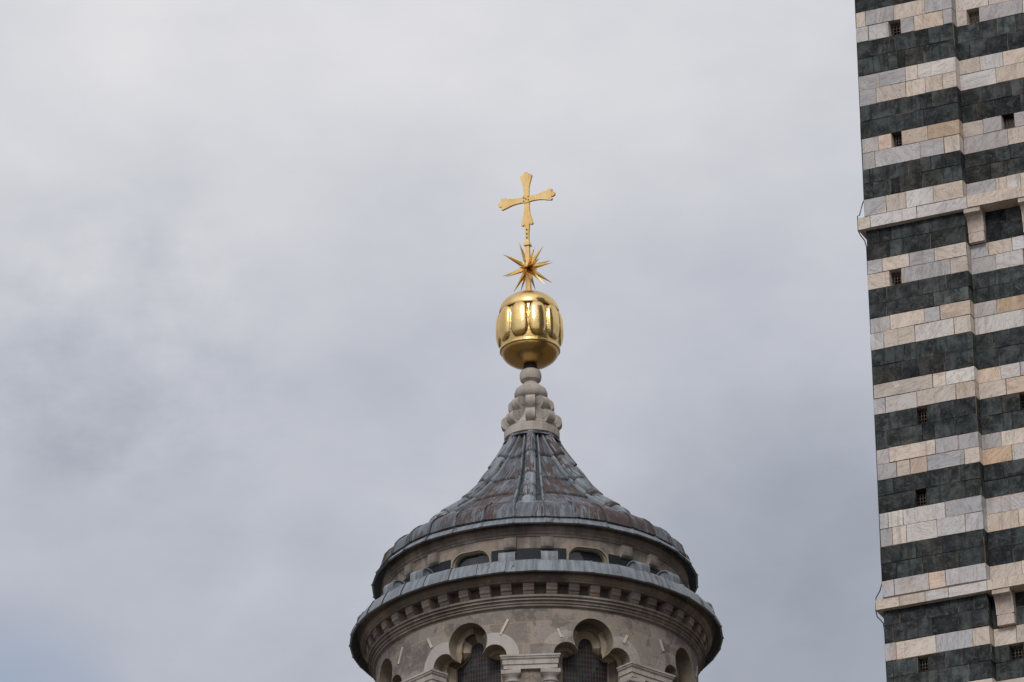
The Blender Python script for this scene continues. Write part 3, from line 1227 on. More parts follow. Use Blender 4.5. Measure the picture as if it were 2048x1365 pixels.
en = MB()
zz = [Z_EN - y * U / 0.925 for y in (0, 3.0, 5.5, 8.5, 17, 19, 25)]
prof_e = [(4.5, 0.0), (4.5, 3.0), (3.0, 4.0), (2.4, 6.5), (0.3, 8.5), (0.0, 9.0), (0.0, 17.0), (-2.0, 17.6), (-2.0, 25.5)]
hwb = 54.5 * U
P = [[], ]
P = []
for e, y in [(-14, -0.5)] + prof_e + [(-14, 25.5)]:
    z = Z_EN - y * U / 0.925
    h_ = hwb + e * U
    rf = R_P - 4.5 * U + e * U
    P.append([(-h_, -(R_W - 0.25), z), (-h_, -rf, z), (h_, -rf, z), (h_, -(R_W - 0.25), z)])
en.grid(P, None, c=gt(1.0, 1.05), smooth=False, flip=True)
ent = en.build('entablature', M['travertine'], LAN)
zc_top = Z_EN - 25.5 * U / 0.925
cp = MB()
NS = 20
cr_ = 16.5 * U
rc = R_P - 4.5 * U - 2 * U - 17 * U
capm = []
cap_prof = [(15.6, 26, 0), (15.6, 23, 0), (17.6, 22.5, 0), (17.9, 20.5, 0), (16.2, 19.2, 0), (15.6, 18, 0), (16.0, 15, 0.1), (17.2, 12, 0.35), (18.4, 10, 0.75), (18.8, 8.2, 1), (19.6, 8, 1), (19.6, 1.2, 1), (18.8, 0, 1)]
P = []
for r_, y, sq in cap_prof:
    row = []
    for q in range(NS):
        t = 2 * pi * (q + 0.5) / NS
        m_ = max(abs(cos(t)), abs(sin(t)))
        k_ = (1 - sq) + sq / m_ * 0.98
        row.append((r_ * U * k_ * cos(t), -rc + r_ * U * k_ * sin(t), zc_top - y * U / 0.925))
    P.append(row)
cp.grid(P, None, c=gt(0.8, 0.9), smooth=True, closed=True, flip=False)
cap0 = cp.build('capital', M['travertine'], LAN, smooth_angle=35)
co = MB()
P = []
for r_, z in ((15.0, zc_top - 26 * U / 0.925 + 0.01), (15.2, zc_top - 60 * U), (16, Z_BOT + 0.45), (19, Z_BOT + 0.40), (19, Z_BOT + 0.3), (17, Z_BOT + 0.25), (22, Z_BOT + 0.15), (22, Z_BOT)):
    P.append([(r_ * U * cos(2 * pi * q / NS), -rc + r_ * U * sin(2 * pi * q / NS), z) for q in range(NS)])
co.grid(P, None, c=gt(0.95, 1.05), smooth=True, closed=True, flip=True)
col0 = co.build('column', M['travertine'], LAN, smooth_angle=35)
pp = MB()
pp.box((-36 * U, -(R_W - 0.02), Z_BOT), (36 * U, -(R_W - 0.3), zc_top + 0.01), (1, 1, 1, 1))
pier0 = pp.build('pier_panel', M['reveal'], LAN)
for k in range(8):
    a = ROT + k * SEC
    for o in (ent, pier0):
        if k == 0:
            o.rotation_euler = (0, 0, a)
        else:
            copy_part(o, LAN, a)
    for sd in (-1, 1):
        da = sd * 36.5 * U / rc
        for o in (cap0, col0):
            if k == 0 and sd == -1:
                o.rotation_euler = (0, 0, a + da)
            else:
                copy_part(o, LAN, a + da)

# --- below the photograph's edge: sill ring and the lead dome that carries the lantern
mb = MB()
lathe(mb, [(R_W - 0.6, Z_BOT + 0.01), (R_W + 0.35, Z_BOT + 0.01), (R_W + 0.35, Z_BOT - 0.3), (R_W + 0.2, Z_BOT - 0.4), (R_W + 0.2, Z_BOT - 1.2)], 64, smooth=False)
mb.build('sill_ring', M['cornice'], LAN)
mb = MB()
lathe(mb, [(R_W + 0.15 + 4.8 * sin(t), Z_BOT - 1.1 - 7.5 * (1 - cos(t))) for t in [pi / 2 * q / 12 for q in range(13)]] + [(R_W + 4.95, 0.0)], 48, c=(0, 0.3, 0.4, 1))
mb.build('lead_dome', M['lead'], LAN)
mb = MB()
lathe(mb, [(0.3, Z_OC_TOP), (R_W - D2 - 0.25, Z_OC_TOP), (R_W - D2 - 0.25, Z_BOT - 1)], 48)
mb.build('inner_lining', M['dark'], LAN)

# --- stone pedestal on the roof
mb = MB()
pd = [ring(yf, rp) for rp, yf in ((14, 735), (17, 735.5), (20.2, 737), (21.8, 742), (21.8, 748), (20.3, 754), (16, 758), (13.5, 761.5), (15.5, 764.5), (24, 766.5), (30.5, 769), (33.3, 775), (33, 782), (29, 788), (25, 792))]
pd += [ring(yf, rp) for rp, yf in ((24, 800), (26, 815), (33, 830), (46, 838), (52, 840), (51.5, 843), (55.5, 844), (55.8, 850), (55.5, 858.5), (52, 862), (40, 863))]
zs_ = [p[1] for p in pd]
for i in range(1, len(pd)):
    if pd[i][1] > pd[i - 1][1] - 0.001:
        pd[i] = (pd[i][0], pd[i - 1][1] - 0.002)
lathe(mb, pd, 64, c=gt(1.0, 1.05))
mb.build('pedestal', M['travertine'], LAN, smooth_angle=40)
mb = MB()
P = []
ft = [(47, 872), (50, 879), (55.0, 885), (55.5, 888)]
for rp, yc in ft:
    r_, z_ = ringc(yc, rp)
    P.append([pol(r_ + (0.03 * cos(8 * (2 * pi * q / 96 - ROT)) if rp > 52 else 0), 2 * pi * q / 96, z_ - 0.02 * cos(8 * (2 * pi * q / 96 - ROT))) for q in range(96)])
mb.grid(P, None, c=(-0.3, 0.5, 0.2, 1), smooth=True, closed=True, flip=True)
mb.build('roof_flashing', M['lead'], LAN)
SU = ringc(800, 1)[0]
zs0 = ringc(803, 40)[1]        # scroll top
zs1 = ringc(861, 60)[1]
hS = zs0 - zs1
sc = MB()


def arc(cx0, cy0, r, t0, t1, n=9):
    return [(cx0 + r * cos(rad(t0 + (t1 - t0) * q / n)), cy0 + r * sin(rad(t0 + (t1 - t0) * q / n))) for q in range(n + 1)]


# profile in (outward px, up px) above the disc
sp = [(20, 60), (28, 60)] + arc(33.0, 46.5, 13.0, 80, -55, 10) + [(36.5, 32.0), (38, 29), (41.5, 27)] + arc(47.0, 12.5, 14.0, 80, -60, 10) + [(50, 0), (20, 0)]
kk = hS / 61.0
sc.prism([(-x * SU, zs1 + y * kk) for x, y in sp], -9.3 * SU, 9.3 * SU, c=gt(1.0, 1.05))
# incised eye on each cheek
s0 = sc.build('scroll', M['travertine'], LAN, smooth_angle=30)
for cx1, cy1, rr in ((32.5, 46, 5.0), (46.5, 12.5, 5.5)):
    for sd in (-1, 1):
        ey = MB()
        ey.prism([(-(cx1 * SU + rr * SU * cos(2 * pi * q / 12)), zs1 + (cy1 * kk + rr * kk * sin(2 * pi * q / 12))) for q in range(12)], sd * 9.25 * SU, sd * 10.2 * SU)
        ey.build('scroll_eye', M['travertine'], s0)
eyes = list(s0.children)
for k in range(8):
    a = ROT + k * SEC
    if k == 0:
        s0.rotation_euler = (0, 0, a)
    else:
        c = copy_part(s0, LAN, a)
        for e in eyes:
            copy_part(e, c, 0)

# ------------------------------------------------------------------ gilded finial
Z_N = ringc(738, 14)[1]
FIN = thing('gilded_finial', 'gilded ball carrying a spiked star and a cross, on top of the stone pedestal', 'finial', (X0, Y0, Z_N))
GU = ringc(660, 1)[0]


def zf(yc):
    return ringc(yc, 10)[1] - Z_N


mb = MB()
lathe(mb, [(0.5 * GU, zf(724)), (13.5 * GU, zf(724)), (14 * GU, zf(737)), (14 * GU, zf(743)), (1 * GU, zf(743))], 32)
mb.build('collar', M['iron'], FIN, smooth_angle=40)
zb_ = zf(703)
mb = MB()
lathe(mb, [(58 * GU * cos(t), zb_ - 34 * GU * sin(t)) for t in [pi / 2 * q / 20 for q in range(20)]] + [(12.5 * GU, zb_ - 34 * GU)], 96)
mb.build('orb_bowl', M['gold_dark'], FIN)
# lobed middle of the ball
za, zt_ = zf(704), zf(622)
Hb = zt_ - za
NA, NH = 300, 64
P, T = [], []
ph = rad(-1.65)
GR = []
for j in range(NH + 1):
    t = j / NH
    # rim at foot, barrel, in towards the cap
    base = 57.0 + 3.6 * sin(pi * min(1, (t * 0.98) ** 0.80)) - 3.0 * max(0, (t - 0.80) / 0.2) ** 1.5
    if t < 0.055:
        base = 60.5
    row, grow = [], []
    for i in range(NA):
        a = 2 * pi * i / NA
        u = ((a - ph) / rad(36)) % 1.0 - 0.5            # lobe centre at +-0.5 shifted below
        x = u / 0.475
        y = (t - 0.545) / 0.435
        q = abs(x) ** 2.8 + abs(y) ** 2.8
        bump = 7.4 * max(0.0, 1 - q) ** 0.5 if q < 1 else 0.0
        groove = 0
        row.append(pol((base + bump + groove) * GU, a, za + Hb * t))
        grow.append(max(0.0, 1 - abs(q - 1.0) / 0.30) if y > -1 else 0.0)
    P.append(row)
    GR.append(grow)
    T.append([(0, 0)] * NA)
P = [[pol(56 * GU, 2 * pi * i / NA, za) for i in range(NA)]] + P + [[pol(50 * GU, 2 * pi * i / NA, zt_ + 0.004) for i in range(NA)]]
T = [T[0]] + T + [T[0]]
mb = MB()
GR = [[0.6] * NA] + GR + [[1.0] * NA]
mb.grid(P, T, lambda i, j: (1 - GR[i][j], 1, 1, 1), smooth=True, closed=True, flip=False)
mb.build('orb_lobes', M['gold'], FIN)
mb = MB()
zc_ = zf(626)
lathe(mb, [(3 * GU, zc_ + 41 * GU)] + [(60.5 * GU * sin(t), zc_ + 41 * GU * cos(t)) for t in [pi / 2 * q / 22 for q in range(2, 23)]] + [(60 * GU, zc_ - 2.0 * GU), (55 * GU, zc_ - 1.0 * GU)], 96)
mb.build('orb_cap', M['gold'], FIN, smooth_angle=45)
# square post, its little cap, the star
CU = ringc(450, 1)[0]
CROSS_ROT = rad(-23.5)
RZ = Matrix.Rotation(CROSS_ROT, 4, 'Z')
mb = MB()
pw = 4.15 * CU
P = []
for k_, y in ((1.25, 584), (1.0, 560), (0.95, 493)):
    P.append([RZ @ Vector((sx * pw * k_, sy * pw * k_, zf(y))) for sx, sy in ((-1, -1), (1, -1), (1, 1), (-1, 1))])
mb.grid(P, None, smooth=False, closed=True)
mb.build('post', M['gold_cross'], FIN)
mb = MB()
P = []
for k_, y in ((0.5, 492.5), (6.4, 492.5), (6.4, 490), (4.4, 485.5), (3.3, 481), (0.4, 480.5)):
    P.append([RZ @ Vector((sx * k_ * CU, sy * k_ * CU, zf(y))) for sx, sy in ((-1, -1), (1, -1), (1, 1), (-1, 1))])
mb.grid(P, None, smooth=False, closed=True)
mb.build('post_cap', M['gold_cross'], FIN)
# star of long spikes (tip directions in x = right, z = up, depth towards (-) or away (+))
star_c = Vector((0, 0, zf(536.5)))
mb = MB()
P = []
for q in range(1, 8):
    t = pi * q / 8
    P.append([star_c + Vector((5.0 * CU * sin(t) * cos(2 * pi * k / 16), 5.0 * CU * sin(t) * sin(2 * pi * k / 16), 5.0 * CU * cos(t))) for k in range(16)])
mb.grid(P, None, smooth=True, closed=True, flip=True)
star = mb.build('star', M['gold_star'], FIN)
TIPS = [(-83, 250, 1), (67, 207, -1), (152, 213, 1), (-238, 135, -1), (-183, 127, 1), (222, 73, 1), (240, 48, -1), (-253, -75, 1), (-228, -87, -1),
        (-148, -235, -1), (-78, -225, 1), (67, -215, 1), (152, -160, -1), (232, -150, 1), (-60, -60, -1), (90, -20, -1), (-90, 5, -1), (10, 60, -1), (60, 40, 1), (-40, -30, 1), (110, 90, -1), (-105, -30, 1), (30, -110, -1)]
Lp = 294.0
for dx, dy, sg in TIPS:
    dd = sg * math.sqrt(max(Lp * Lp - dx * dx - dy * dy, 0))
    d = (RIGHT * dx + UP * dy + FWD * dd).normalized()
    a = d.cross(Vector((0.2, 0.3, 1))).normalized()
    b = d.cross(a)
    mb = MB()
    ln = Lp / 4.875 * CU
    rows = []
    for t, w in ((0.06, 1.9), (0.30, 3.7), (0.62, 2.1), (1.0, 0.2)):
        rows.append([star_c + d * ln * t + (a * x + b * y) * w * CU * 0.85 for x, y in ((-1, -1), (1, -1), (1, 1), (-1, 1))])
    mb.grid(rows, None, smooth=False, closed=True)
    ids = [mb.add(p) for p in rows[-1]]
    mb.face(ids)
    mb.build('spike', M['gold_star'], star)
# cross: flat gilt plate, flared arms ending in three lobes
cross_z = zf(399.6)
q_ = CU / 4.875


def arm_outline(L0):
    """right half of one arm going up: from the crotch to the tip lobe, px of the enlarged photo"""
    pts = [(30, 30)]
    for t in (0.12, 0.25, 0.4, 0.55, 0.68, 0.8):
        pts.append((30 + 1.5 * t + 30 * max(0, (t - 0.25) / 0.6) ** 2.0, 33 + (L0 - 75) * t))
    ex, ey = 51, L0 - 47
    pts += [(ex + 17 * cos(rad(t)), ey + 17 * sin(rad(t))) for t in (-45, -15, 15, 45, 75, 105, 135)]
    pts += [(28, L0 - 42)]
    pts += [(28 * cos(rad(t)), L0 - 28 + 28 * sin(rad(t))) for t in (-12, 12, 32, 50, 70, 90)]
    return pts


def full_arm(L0):
    h_ = arm_outline(L0)
    h_ = [(x * (0.94 if i else 1.0), y) for i, (x, y) in enumerate(h_)]
    return h_ + [(-x, y) for x, y in h_[-2::-1]]


outl = []
for qd, L0 in ((0, 297), (1, 304), (2, 312), (3, 304)):
    for x, y in full_arm(L0):
        a = qd * pi / 2
        # quadrant 0 up, 1 left, 2 down, 3 right (counter-clockwise)
        outl.append((x * cos(a) - y * sin(a), x * sin(a) + y * cos(a)))
mb = MB()
th = 0.022
B4 = Matrix.Translation((0, 0, cross_z)) @ RZ
vs_ = []
for yy in (-th, th):
    vs_.append([mb.add(B4 @ Vector((x * q_, yy, y * q_ / 1.0))) for x, y in outl])
n = len(outl)
tri = geometry.tessellate_polygon([[Vector((x, y, 0)) for x, y in outl]])
for t3 in tri:
    mb.face([vs_[0][i] for i in t3])
    mb.face([vs_[1][i] for i in t3][::-1])
for i in range(n):
    mb.face((vs_[0][i], vs_[1][i], vs_[1][(i + 1) % n], vs_[0][(i + 1) % n]))
cross = mb.build('cross', M['gold_cross'], FIN)
# upright plate lies over the cross bar
mb = MB()
P4 = []
for yy in (-th - 0.012, -th + 0.002):
    P4.append([B4 @ Vector((x * q_, yy, z * q_)) for x, z in ((-31, -40), (31, -40), (31, 40), (-31, 40))])
mb.grid([P4[1], P4[0]], None, smooth=False, closed=True)
mb.face([mb.add(p) for p in P4[0]])
mb.build('lap_plate', M['gold_cross'], cross)
for x, z in ((-24, 14), (24, 20), (0, 0), (-24, -22), (24, -16)):
    mb = MB()
    p = Vector((x * q_, -th - 0.012, z * q_))
    mb.tube([B4 @ p, B4 @ (p + Vector((0, -0.012, 0)))], 0.011, 8)
    mb.build('rivet', M['rivet'], cross)
mb = MB()
P = []
for w, d_, y in ((3.4, 0.028, 482), (3.3, 0.027, 470), (3.9, 0.026, 462), (5.2, 0.026, 456)):
    P.append([B4.to_3x3() @ Vector((sx * w * CU, sy * d_, 0)) + Vector((0, 0, zf(y))) for sx, sy in ((-1, -1), (1, -1), (1, 1), (-1, 1))])
mb.grid(P, None, smooth=False, closed=True)
tang = mb.build('cross_tang', M['gold_cross'], FIN)
for y in (461, 469, 477):
    mb = MB()
    p = RZ @ Vector((0, -0.030, 0)) + Vector((0, 0, zf(y)))
    d = RZ @ Vector((0, -0.010, 0))
    mb.tube([p - d * 1.0, p + d], 0.014, 8)
    mb.build('rivet', M['rivet'], tang)

# ------------------------------------------------------------------ striped bell tower
PHI = rad(23)
P0 = on_y(1741.5, 682, 91.0)
TWR = thing('bell_tower', 'tall bell tower of banded white and dark green marble with small barred openings', 'bell tower', (P0.x, P0.y, 0), -PHI)
T_IN = Vector((sin(PHI), cos(PHI), 0))
T_AL = Vector((cos(PHI), -sin(PHI), 0))


def zt_at(py, px=None, x=0.0, y=0.0):
    """height where image row py meets the tower's vertical line (x along, y into the face)"""
    base = Vector((P0.x, P0.y, 0)) + T_AL * x + T_IN * y
    if px is None:
        px = 1713 + 0.0454 * py
    return on_y(px, py, base.y).z


W_P = 1.745                       # pier width
REC = 0.175                       # the panel lies back by this much
PXM = 12516 / (91 / 0.906) * 0.9205 * 0.992   # pixels per metre along the face

COLS = {'w': (0.58, 0.56, 0.545), 'g': (0.43, 0.415, 0.42), 'c': (0.56, 0.49, 0.425), 'p': (0.55, 0.45, 0.37), 'o': (0.52, 0.385, 0.27),
        'd': (0.038, 0.042, 0.0425), 'b': (0.037, 0.036, 0.034), 'l': (0.058, 0.065, 0.064), 'k': (0.020, 0.022, 0.025)}
# (rows top, bottom at the pier's left edge), pier: crop joints + tones, crop; panel: joints + tones.  '#' marks a barred opening
CR = [
 # crop scale, [y0, y1, kind, pier joints, pier tones, panel joints, panel tones]
 (3.033, -70, -38, 'W', [73, 180, 330, 480, 655], 'gcwg', [685, 800, 940, 1100], 'cgw'),
 (3.033, -38, -6, 'D', [74, 160, 300, 420, 560, 655], 'dbdld', [685, 850, 1000, 1150], 'dbd'),
 (3.033, -6, 27, 'D', [75, 200, 300, 480, 655], 'ddbd', [685, 790, 1000], 'db'),
 (3.033, 27, 57, 'W', [75, 133, 305, 493, 655], 'cgcg', [685, 880, 1120], 'cc'),
 (3.033, 57, 87, 'W', [80, 152, 275, 347, 428, 602, 660], 'gw#gpg', [690, 755, 827, 1086], 'c#g'),
 (3.033, 87, 119.5, 'D', [82, 208, 318, 443, 525, 680], 'dbdbd', [695, 830, 935, 1040, 1200], 'ldld'),
 (3.033, 119.5, 154, 'D', [85, 272, 333, 375, 492, 680], 'dlbbd', [695, 765, 860, 990, 1150], 'ddkd'),
 (3.033, 154, 183, 'W', [88, 217, 380, 455, 690], 'ggcw', [700, 825, 960, 1160], 'cwc'),
 (3.033, 183, 214, 'W', [92, 195, 380, 500, 605, 690], 'gcccc', [705, 918, 1150], 'wc'),
 (3.033, 214, 245, 'D', [95, 163, 470, 545, 705], 'ddkb', [710, 820, 1010, 1200], 'bdd'),
 (3.033, 245, 279, 'D', [98, 150, 495, 710], 'ddd', [715, 805, 905, 1060, 1200], 'dbkd'),
 (3.033, 279, 308, 'W', [103, 208, 290, 355, 518, 715], 'gp#po', [725, 845, 955, 1028, 1200], 'cg#g'),
 (3.033, 308, 341, 'W', [110, 190, 472, 620, 720], 'gggc', [725, 985, 1200], 'gc'),
 (3.033, 341, 369, 'D', [113, 157, 318, 400, 472, 540, 630, 730], 'dddbbdk', [735, 915, 1005, 1200], 'bdd'),
 (3.033, 369, 400, 'D', [116, 175, 257, 287, 345, 485, 620, 735], 'dddkbbd', [738, 885, 985, 1200], 'bbd'),
 (3.033, 400, 434, 'W', [120, 255, 378, 548, 730], 'gcwc', [738, 910, 975, 1055, 1250], 'gpwc'),
 (2.729, 460, 491, 'D', [110, 190, 255, 410, 490, 680], 'kddld', [685, 775, 880, 990, 1120], 'kkdk'),
 (2.729, 491, 523, 'D', [115, 245, 325, 480, 680], 'bddd', [685, 850, 965, 1120], 'kdk'),
 (2.729, 523, 550, 'W', [120, 205, 360, 502, 685], 'gcgc', [685, 780, 905, 1050], 'gcw'),
 (2.729, 550, 581, 'W', [125, 248, 313, 592, 690], 'c#gc', [690, 820, 965, 1030, 1200], 'gw#c'),
 (2.729, 581, 611, 'D', [130, 232, 410, 565, 690], 'dddd', [695, 815, 1000], 'dl'),
 (2.729, 611, 639, 'D', [135, 232, 370, 495, 695], 'dddl', [700, 785, 910, 1100], 'ddd'),
 (2.729, 639, 668, 'W', [138, 250, 443, 530, 698], 'gcgp', [700, 820, 1020], 'go'),
 (2.729, 668, 702, 'W', [142, 215, 390, 610, 705], 'gcwc', [705, 1040], 'w'),
 (2.729, 702, 735, 'D', [145, 330, 480, 705], 'ddd', [712, 800, 1000], 'dd'),
 (2.729, 735, 771, 'D', [150, 310, 410, 555, 715], 'bdbd', [718, 835, 1050], 'dd'),
 (2.729, 771, 799, 'W', [155, 487, 560, 718], 'ccw', [720, 840, 942, 1100], 'pwg'),
 (2.729, 799, 831, 'W', [158, 222, 398, 615, 722], 'gwcp', [725, 868, 1060], 'cp'),
 (2.729, 831, 866, 'D', [163, 400, 460, 535, 735], 'd#dd', [735, 850, 942, 1002, 1150], 'db#d'),
 (2.703, 866, 901, 'D', [165, 225, 430, 500, 740], 'dlkd', [740, 900, 1100], 'dd'),
 (2.703, 901, 931, 'W', [168, 240, 498, 625, 735], 'gcgg', [735, 835, 1050], 'gc'),
 (2.703, 931, 962, 'W', [173, 283, 357, 452, 657, 738], 'gcpgc', [738, 888, 1100], 'ow'),
 (2.703, 962, 994, 'D', [177, 265, 472, 635, 748], 'dddd', [750, 850, 1050], 'dd'),
 (2.703, 994, 1028, 'D', [180, 385, 446, 577, 750], 'd#dd', [752, 875, 1050], 'dd'),
 (2.703, 1028, 1060, 'W', [185, 235, 318, 552, 755], 'gwwg', [757, 968, 1150], 'gc'),
 (2.703, 1060, 1096, 'W', [188, 257, 335, 505, 662, 760], 'gcwwg', [762, 925, 1100], 'pc'),
 (2.703, 1096, 1129, 'D', [192, 300, 388, 535, 607, 765], 'ddbkd', [765, 885, 1050], 'dd'),
 (2.703, 1129, 1163, 'D', [198, 283, 425, 500, 630, 772], 'kldbd', [772, 890, 1100], 'kd'),
 (2.703, 1163, 1196, 'W', [205, 270, 462, 553, 775], 'ggpg', [777, 940, 1150], 'cc'),
 (2.703, 1221, 1253, 'D', [215, 300, 440, 620, 705, 780], 'kkdkd', [780, 865, 960, 1100], 'kkd'),
 (2.703, 1253, 1288, 'D', [218, 265, 400, 480, 620, 785], 'lddkd', [785, 910, 1100], 'dd'),
 (2.703, 1288, 1324, 'W', [222, 280, 497, 695, 790], 'gcgc', [790, 905, 1100], 'cc'),
 (2.703, 1324, 1357, 'D', [228, 265, 400, 458, 550, 650, 800], 'dd#bdd', [800, 875, 943, 1100], 'd#d'),
 (2.703, 1357, 1392, 'D', [232, 268, 490, 570, 680, 805], 'dldld', [805, 950, 1150], 'dd'),
 (2.703, 1392, 1425, 'W', [235, 330, 480, 640, 810], 'gcwc', [810, 960, 1150], 'cg'),
 (2.703, 1425, 1458, 'W', [238, 300, 520, 700, 815], 'cwgc', [815, 930, 1150], 'wc'),
]
PANEL_END = 4.75                    # where the far pier begins
T_W = 6.5
pale, dark = MB(), MB()
openings = []
Z_TOP_F, Z_BOT_F = zt_at(0), zt_at(1365)


def taper(mb):
    """the corner pier narrows a little with height"""
    for i, (x, y, z) in enumerate(mb.v):
        k = 0.996 - 0.040 * (z - Z_BOT_F) / (Z_TOP_F - Z_BOT_F)
        mb.v[i] = (x * k if x <= W_P else x + W_P * (k - 1), y, z)
    return mb



def stone(mb, x0, x1, z0, z1, yf, depth, tone, left=True, right=True):
    """one facing block: dressed front, chamfered joint, sides"""
    if x1 - x0 < 0.02:
        return
    j = 0.0048
    y = yf + random.uniform(-0.007, 0.006)
    k = random.uniform(0.84, 1.12) if mb is not dark else random.uniform(0.68, 1.38)
    col = COLS[tone]
    w = random.uniform(-0.03, 0.03)
    c1 = (col[0] * k * (1 + w), col[1] * k, col[2] * k * (1 - w), 1.0)
    c0 = (c1[0], c1[1], c1[2], 0.0)
    r = (random.random(), random.random(), random.random())
    jj = lambda: j * random.uniform(0.35, 2.0)
    fr = [(x0 + jj(), y, z0 + jj()), (x1 - jj(), y, z0 + jj()), (x1 - jj(), y, z1 - jj()), (x0 + jj(), y, z1 - jj())]
    bk = [(x0, yf + 0.010, z0), (x1, yf + 0.010, z0), (x1, yf + 0.010, z1), (x0, yf + 0.010, z1)]
    a = [mb.add(p, (p[0], p[2]), c1, r) for p in fr]
    e = [mb.add(p, (p[0], p[2]), c1, r) for p in fr]
    b = [mb.add(p, (p[0], p[2]), c0, r) for p in bk]
    s = [mb.add(p, (p[0], p[2]), c1, r) for p in bk]
    d = [mb.add((p[0], yf + depth, p[2]), (p[0], p[2]), c1, r) for p in bk]
    mb.face(a)
    for q in range(4):
        n = (q + 1) % 4
        mb.face((b[q], b[n], e[n], e[q]))
        mb.face((s[n], s[q], d[q], d[n]))
    # joint colour right up to the arris
    for i in e:
        mb.c[i] = (c1[0], c1[1], c1[2], 0.25)


def run_course(kind, z0, z1, xs, tones, yf, depth):
    for i in range(len(xs) - 1):
        t = tones[i]
        if t == '#':
            openings.append((xs[i], xs[i + 1], z0, z1, yf))
            continue
        stone(pale if kind == 'W' else dark, xs[i], xs[i + 1], z0, z1, yf, depth, t)


def random_run(kind, x0, x1):
    xs = [x0]
    while xs[-1] < x1 - 0.75:
        xs.append(xs[-1] + random.uniform(0.25, 0.95))
    xs.append(x1)
    return xs, ''.join(random.choice('ggcwcp' if kind == 'W' else 'dddbldk') for _ in xs[1:])


courses = []
for sc_, ya, yb, kind, pj, pt, qj, qt in CR:
    z1, z0 = zt_at(ya), zt_at(yb)
    courses.append((z0, z1, kind))
    l, r = pj[0], pj[-1]
    xs = [(x - l) / (r - l) * W_P for x in pj]
    xs[0] += random.uniform(-0.014, 0.012)
    xs[-1] += random.uniform(-0.008, 0.008)
    run_course(kind, z0, z1, xs, pt, 0.0, 0.32)
    s0_, grow = qj[0], 1.0
    xs = [W_P + (x - s0_) / sc_ / PXM for x in qj]
    run_course(kind, z0, z1, xs, qt, REC, 0.30)
    xr, tr = random_run(kind, xs[-1], PANEL_END)
    run_course(kind, z0, z1, xr, tr, REC, 0.30)
    xr, tr = random_run(kind, PANEL_END, T_W)
    run_course(kind, z0, z1, xr, tr, 0.0, 0.32)
taper(pale).build('pale_marble_facing', M['marble'], TWR)
taper(dark).build('dark_marble_facing', M['serp'], TWR)

# plain banded shaft behind the facing, down to the ground and up past the frame
sh_p, sh_d = MB(), MB()
ztop, zlow = courses[0][1], courses[-1][0]


def shaft_band(z0, z1, kind, inset):
    mb_ = sh_p if kind == 'W' else sh_d
    c = COLS['c' if kind == 'W' else 'd']
    if inset:
        mb_.box((0.012, 0.40, z0), (T_W - 0.012, T_W, z1), (*c, 1))
    else:
        mb_.box((0.0, 0.0, z0), (T_W, T_W, z1), (*c, 1))


prev = None
for z0, z1, kind in courses:
    shaft_band(z0, z1 if prev is None else prev, kind, True)
    prev = z0
z, kind = ztop, 0
while z < ztop + 9:
    shaft_band(z, z + 0.56, 'DW'[kind], False)
    z += 0.56
    kind = 1 - kind
z, kind = zlow, 0
while z > 0:
    shaft_band(max(0, z - 0.58), z, 'DW'[kind], False)
    z -= 0.58
    kind = 1 - kind
sh_p.build('pale_marble_shaft', M['marble'], TWR)
sh_d.build('dark_marble_shaft', M['serp'], TWR)

# barred openings
for x0, x1, z0, z1, yf in openings:
    mb = MB()
    c = (1, 1, 1, 1)
    yb = yf + 0.29
    mb.box((x0 - 0.01, yb, z0 - 0.01), (x1 + 0.01, yb + 0.05, z1 + 0.01), c)
    w = taper(mb).build('small_window', M['dark'], TWR)
    gb = MB()
    yg = yf + 0.11
    for q in range(1, 4):
        x = x0 + (x1 - x0) * q / 4
        gb.tube([(x, yg, z0), (x, yg, z1)], 0.0065, 5)
    for q in range(1, 5):
        z = z0 + (z1 - z0) * q / 5
        gb.tube([(x0, yg + 0.004, z), (x1, yg + 0.004, z)], 0.0065, 5)
    taper(gb).build('grating', M['bar'], w)

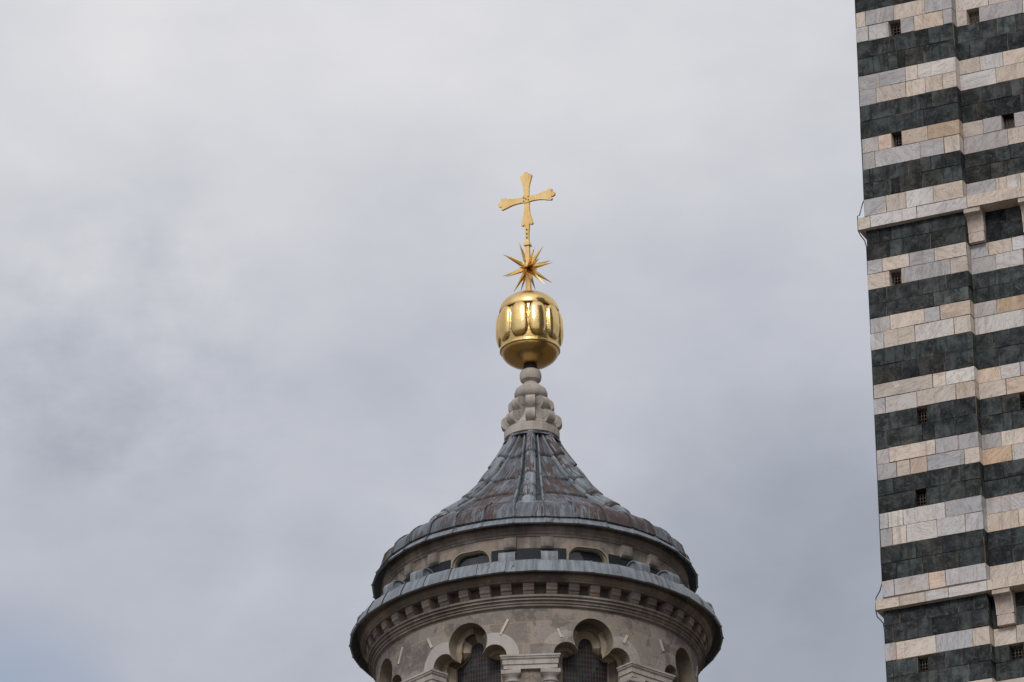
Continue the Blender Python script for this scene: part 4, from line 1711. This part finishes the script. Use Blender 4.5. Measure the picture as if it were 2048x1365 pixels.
# string ledges carried on corbels over the recessed panel
PRJ = 0.095
for ya, yb, joints, jscale, cor in ((432, 461, [88, 163, 437, 733, 1120], 3.033, (0.015, 0.285)), (1196, 1221.5, [178, 300, 432, 552, 748, 1000], 2.703, (0.10, 0.39))):
    z1 = zt_at(ya + 5, 1718 + (ya - 432) * 0.0515, -PRJ, -PRJ)
    z0 = zt_at(yb, 1718 + (yb - 432) * 0.0515, -PRJ, -PRJ)
    lg = MB()
    xs = [-PRJ + (x - joints[0]) / jscale / PXM for x in joints]
    while xs[-1] < T_W - 0.6:
        xs.append(xs[-1] + random.uniform(0.5, 1.3))
    xs.append(T_W + PRJ)
    for i in range(len(xs) - 1):
        stone(lg, xs[i], xs[i + 1], z0, z1, -PRJ, 0.55, random.choice('cgcw') if i else 'c')
    lg.build('ledge', M['marble'], TWR)
    x = W_P + cor[0]
    wd = cor[1] - cor[0]
    zfoot = [z for z, _, _ in courses]
    # the corbels stand on the pale course under the two dark ones
    yfoot = 523 if ya < 1000 else 1288
    zk = zt_at(yfoot)
    hK = z0 - zk
    while x < PANEL_END - 0.2:
        kb = MB()
        yB = REC + 0.02
        yF = 0.045
        bz = zk + hK * 0.33
        prof = [(yB, bz), (yF + 0.035, bz)]
        for q in range(1, 10):
            t = q / 10
            prof.append((yF + 0.035 - 0.10 * t ** 2.8, bz + (z0 - 0.075 - bz) * t))
        prof += [(-PRJ + 0.012, z0 - 0.072), (-PRJ + 0.012, z0 - 0.001), (yB, z0 - 0.001)]
        kb.prism(prof, x, x + wd, c=(0.47, 0.405, 0.36, 1))
        if ya > 1000:
            # raised border of the scroll's face
            for xx in (x, x + wd - 0.025):
                kb.prism([(a - (0.012 if a < yF + 0.04 else 0), b) for a, b in prof[1:11]] + [(a + 0.01, b) for a, b in prof[10:0:-1]], xx, xx + 0.025, c=(0.50, 0.43, 0.38, 1))
        kc = taper(kb).build('corbel', M['marble'], TWR, smooth_angle=30)
        ft = MB()
        ft.box((x + 0.004, yF + 0.038, zk + 0.004), (x + wd - 0.004, yB, bz - 0.004), (0.50, 0.42, 0.37, 1))
        taper(ft).build('corbel_foot', M['marble'], kc)
        x += 0.92

# lightning cable down the far side of the near corner, bowing out over the ledges
zA, zB = zt_at(432), zt_at(461)
zC, zD = zt_at(1196), zt_at(1221)
cb = MB()
X = -0.014
pts = [(X, 0.06, zt_at(-60)), (X, 0.05, zt_at(200)), (X, 0.05, zt_at(330)), (X, 0.04, zt_at(398)), (-0.035, 0.02, zt_at(405)), (-0.085, -0.02, zt_at(430)), (-0.112, -0.04, zA), (-0.112, -0.04, zB),
       (-0.085, -0.01, zt_at(470)), (-0.03, 0.02, zt_at(480)), (X, 0.05, zt_at(492)), (X, 0.06, zt_at(700)), (X, 0.06, zt_at(900)), (X, 0.05, zt_at(1150)), (X, 0.04, zt_at(1164)),
       (-0.05, 0.02, zt_at(1180)), (-0.10, -0.04, zC), (-0.112, -0.04, zD), (-0.10, -0.02, zt_at(1233)), (-0.05, 0.0, zt_at(1240)), (-0.02, 0.03, zt_at(1246)), (X, 0.05, zt_at(1262)), (X, 0.06, zt_at(1450)), (X, 0.06, 0.05)]
cb.tube(pts, 0.009, 6)
cable = cb.build('lightning_cable', M['iron'], None)
cable.location = (P0.x, P0.y, 0)
cable.rotation_euler = (0, 0, -PHI)
cable['label'] = 'thin dark cable bowing out round the ledges at the left corner of the striped tower'
cable['category'] = 'cable'
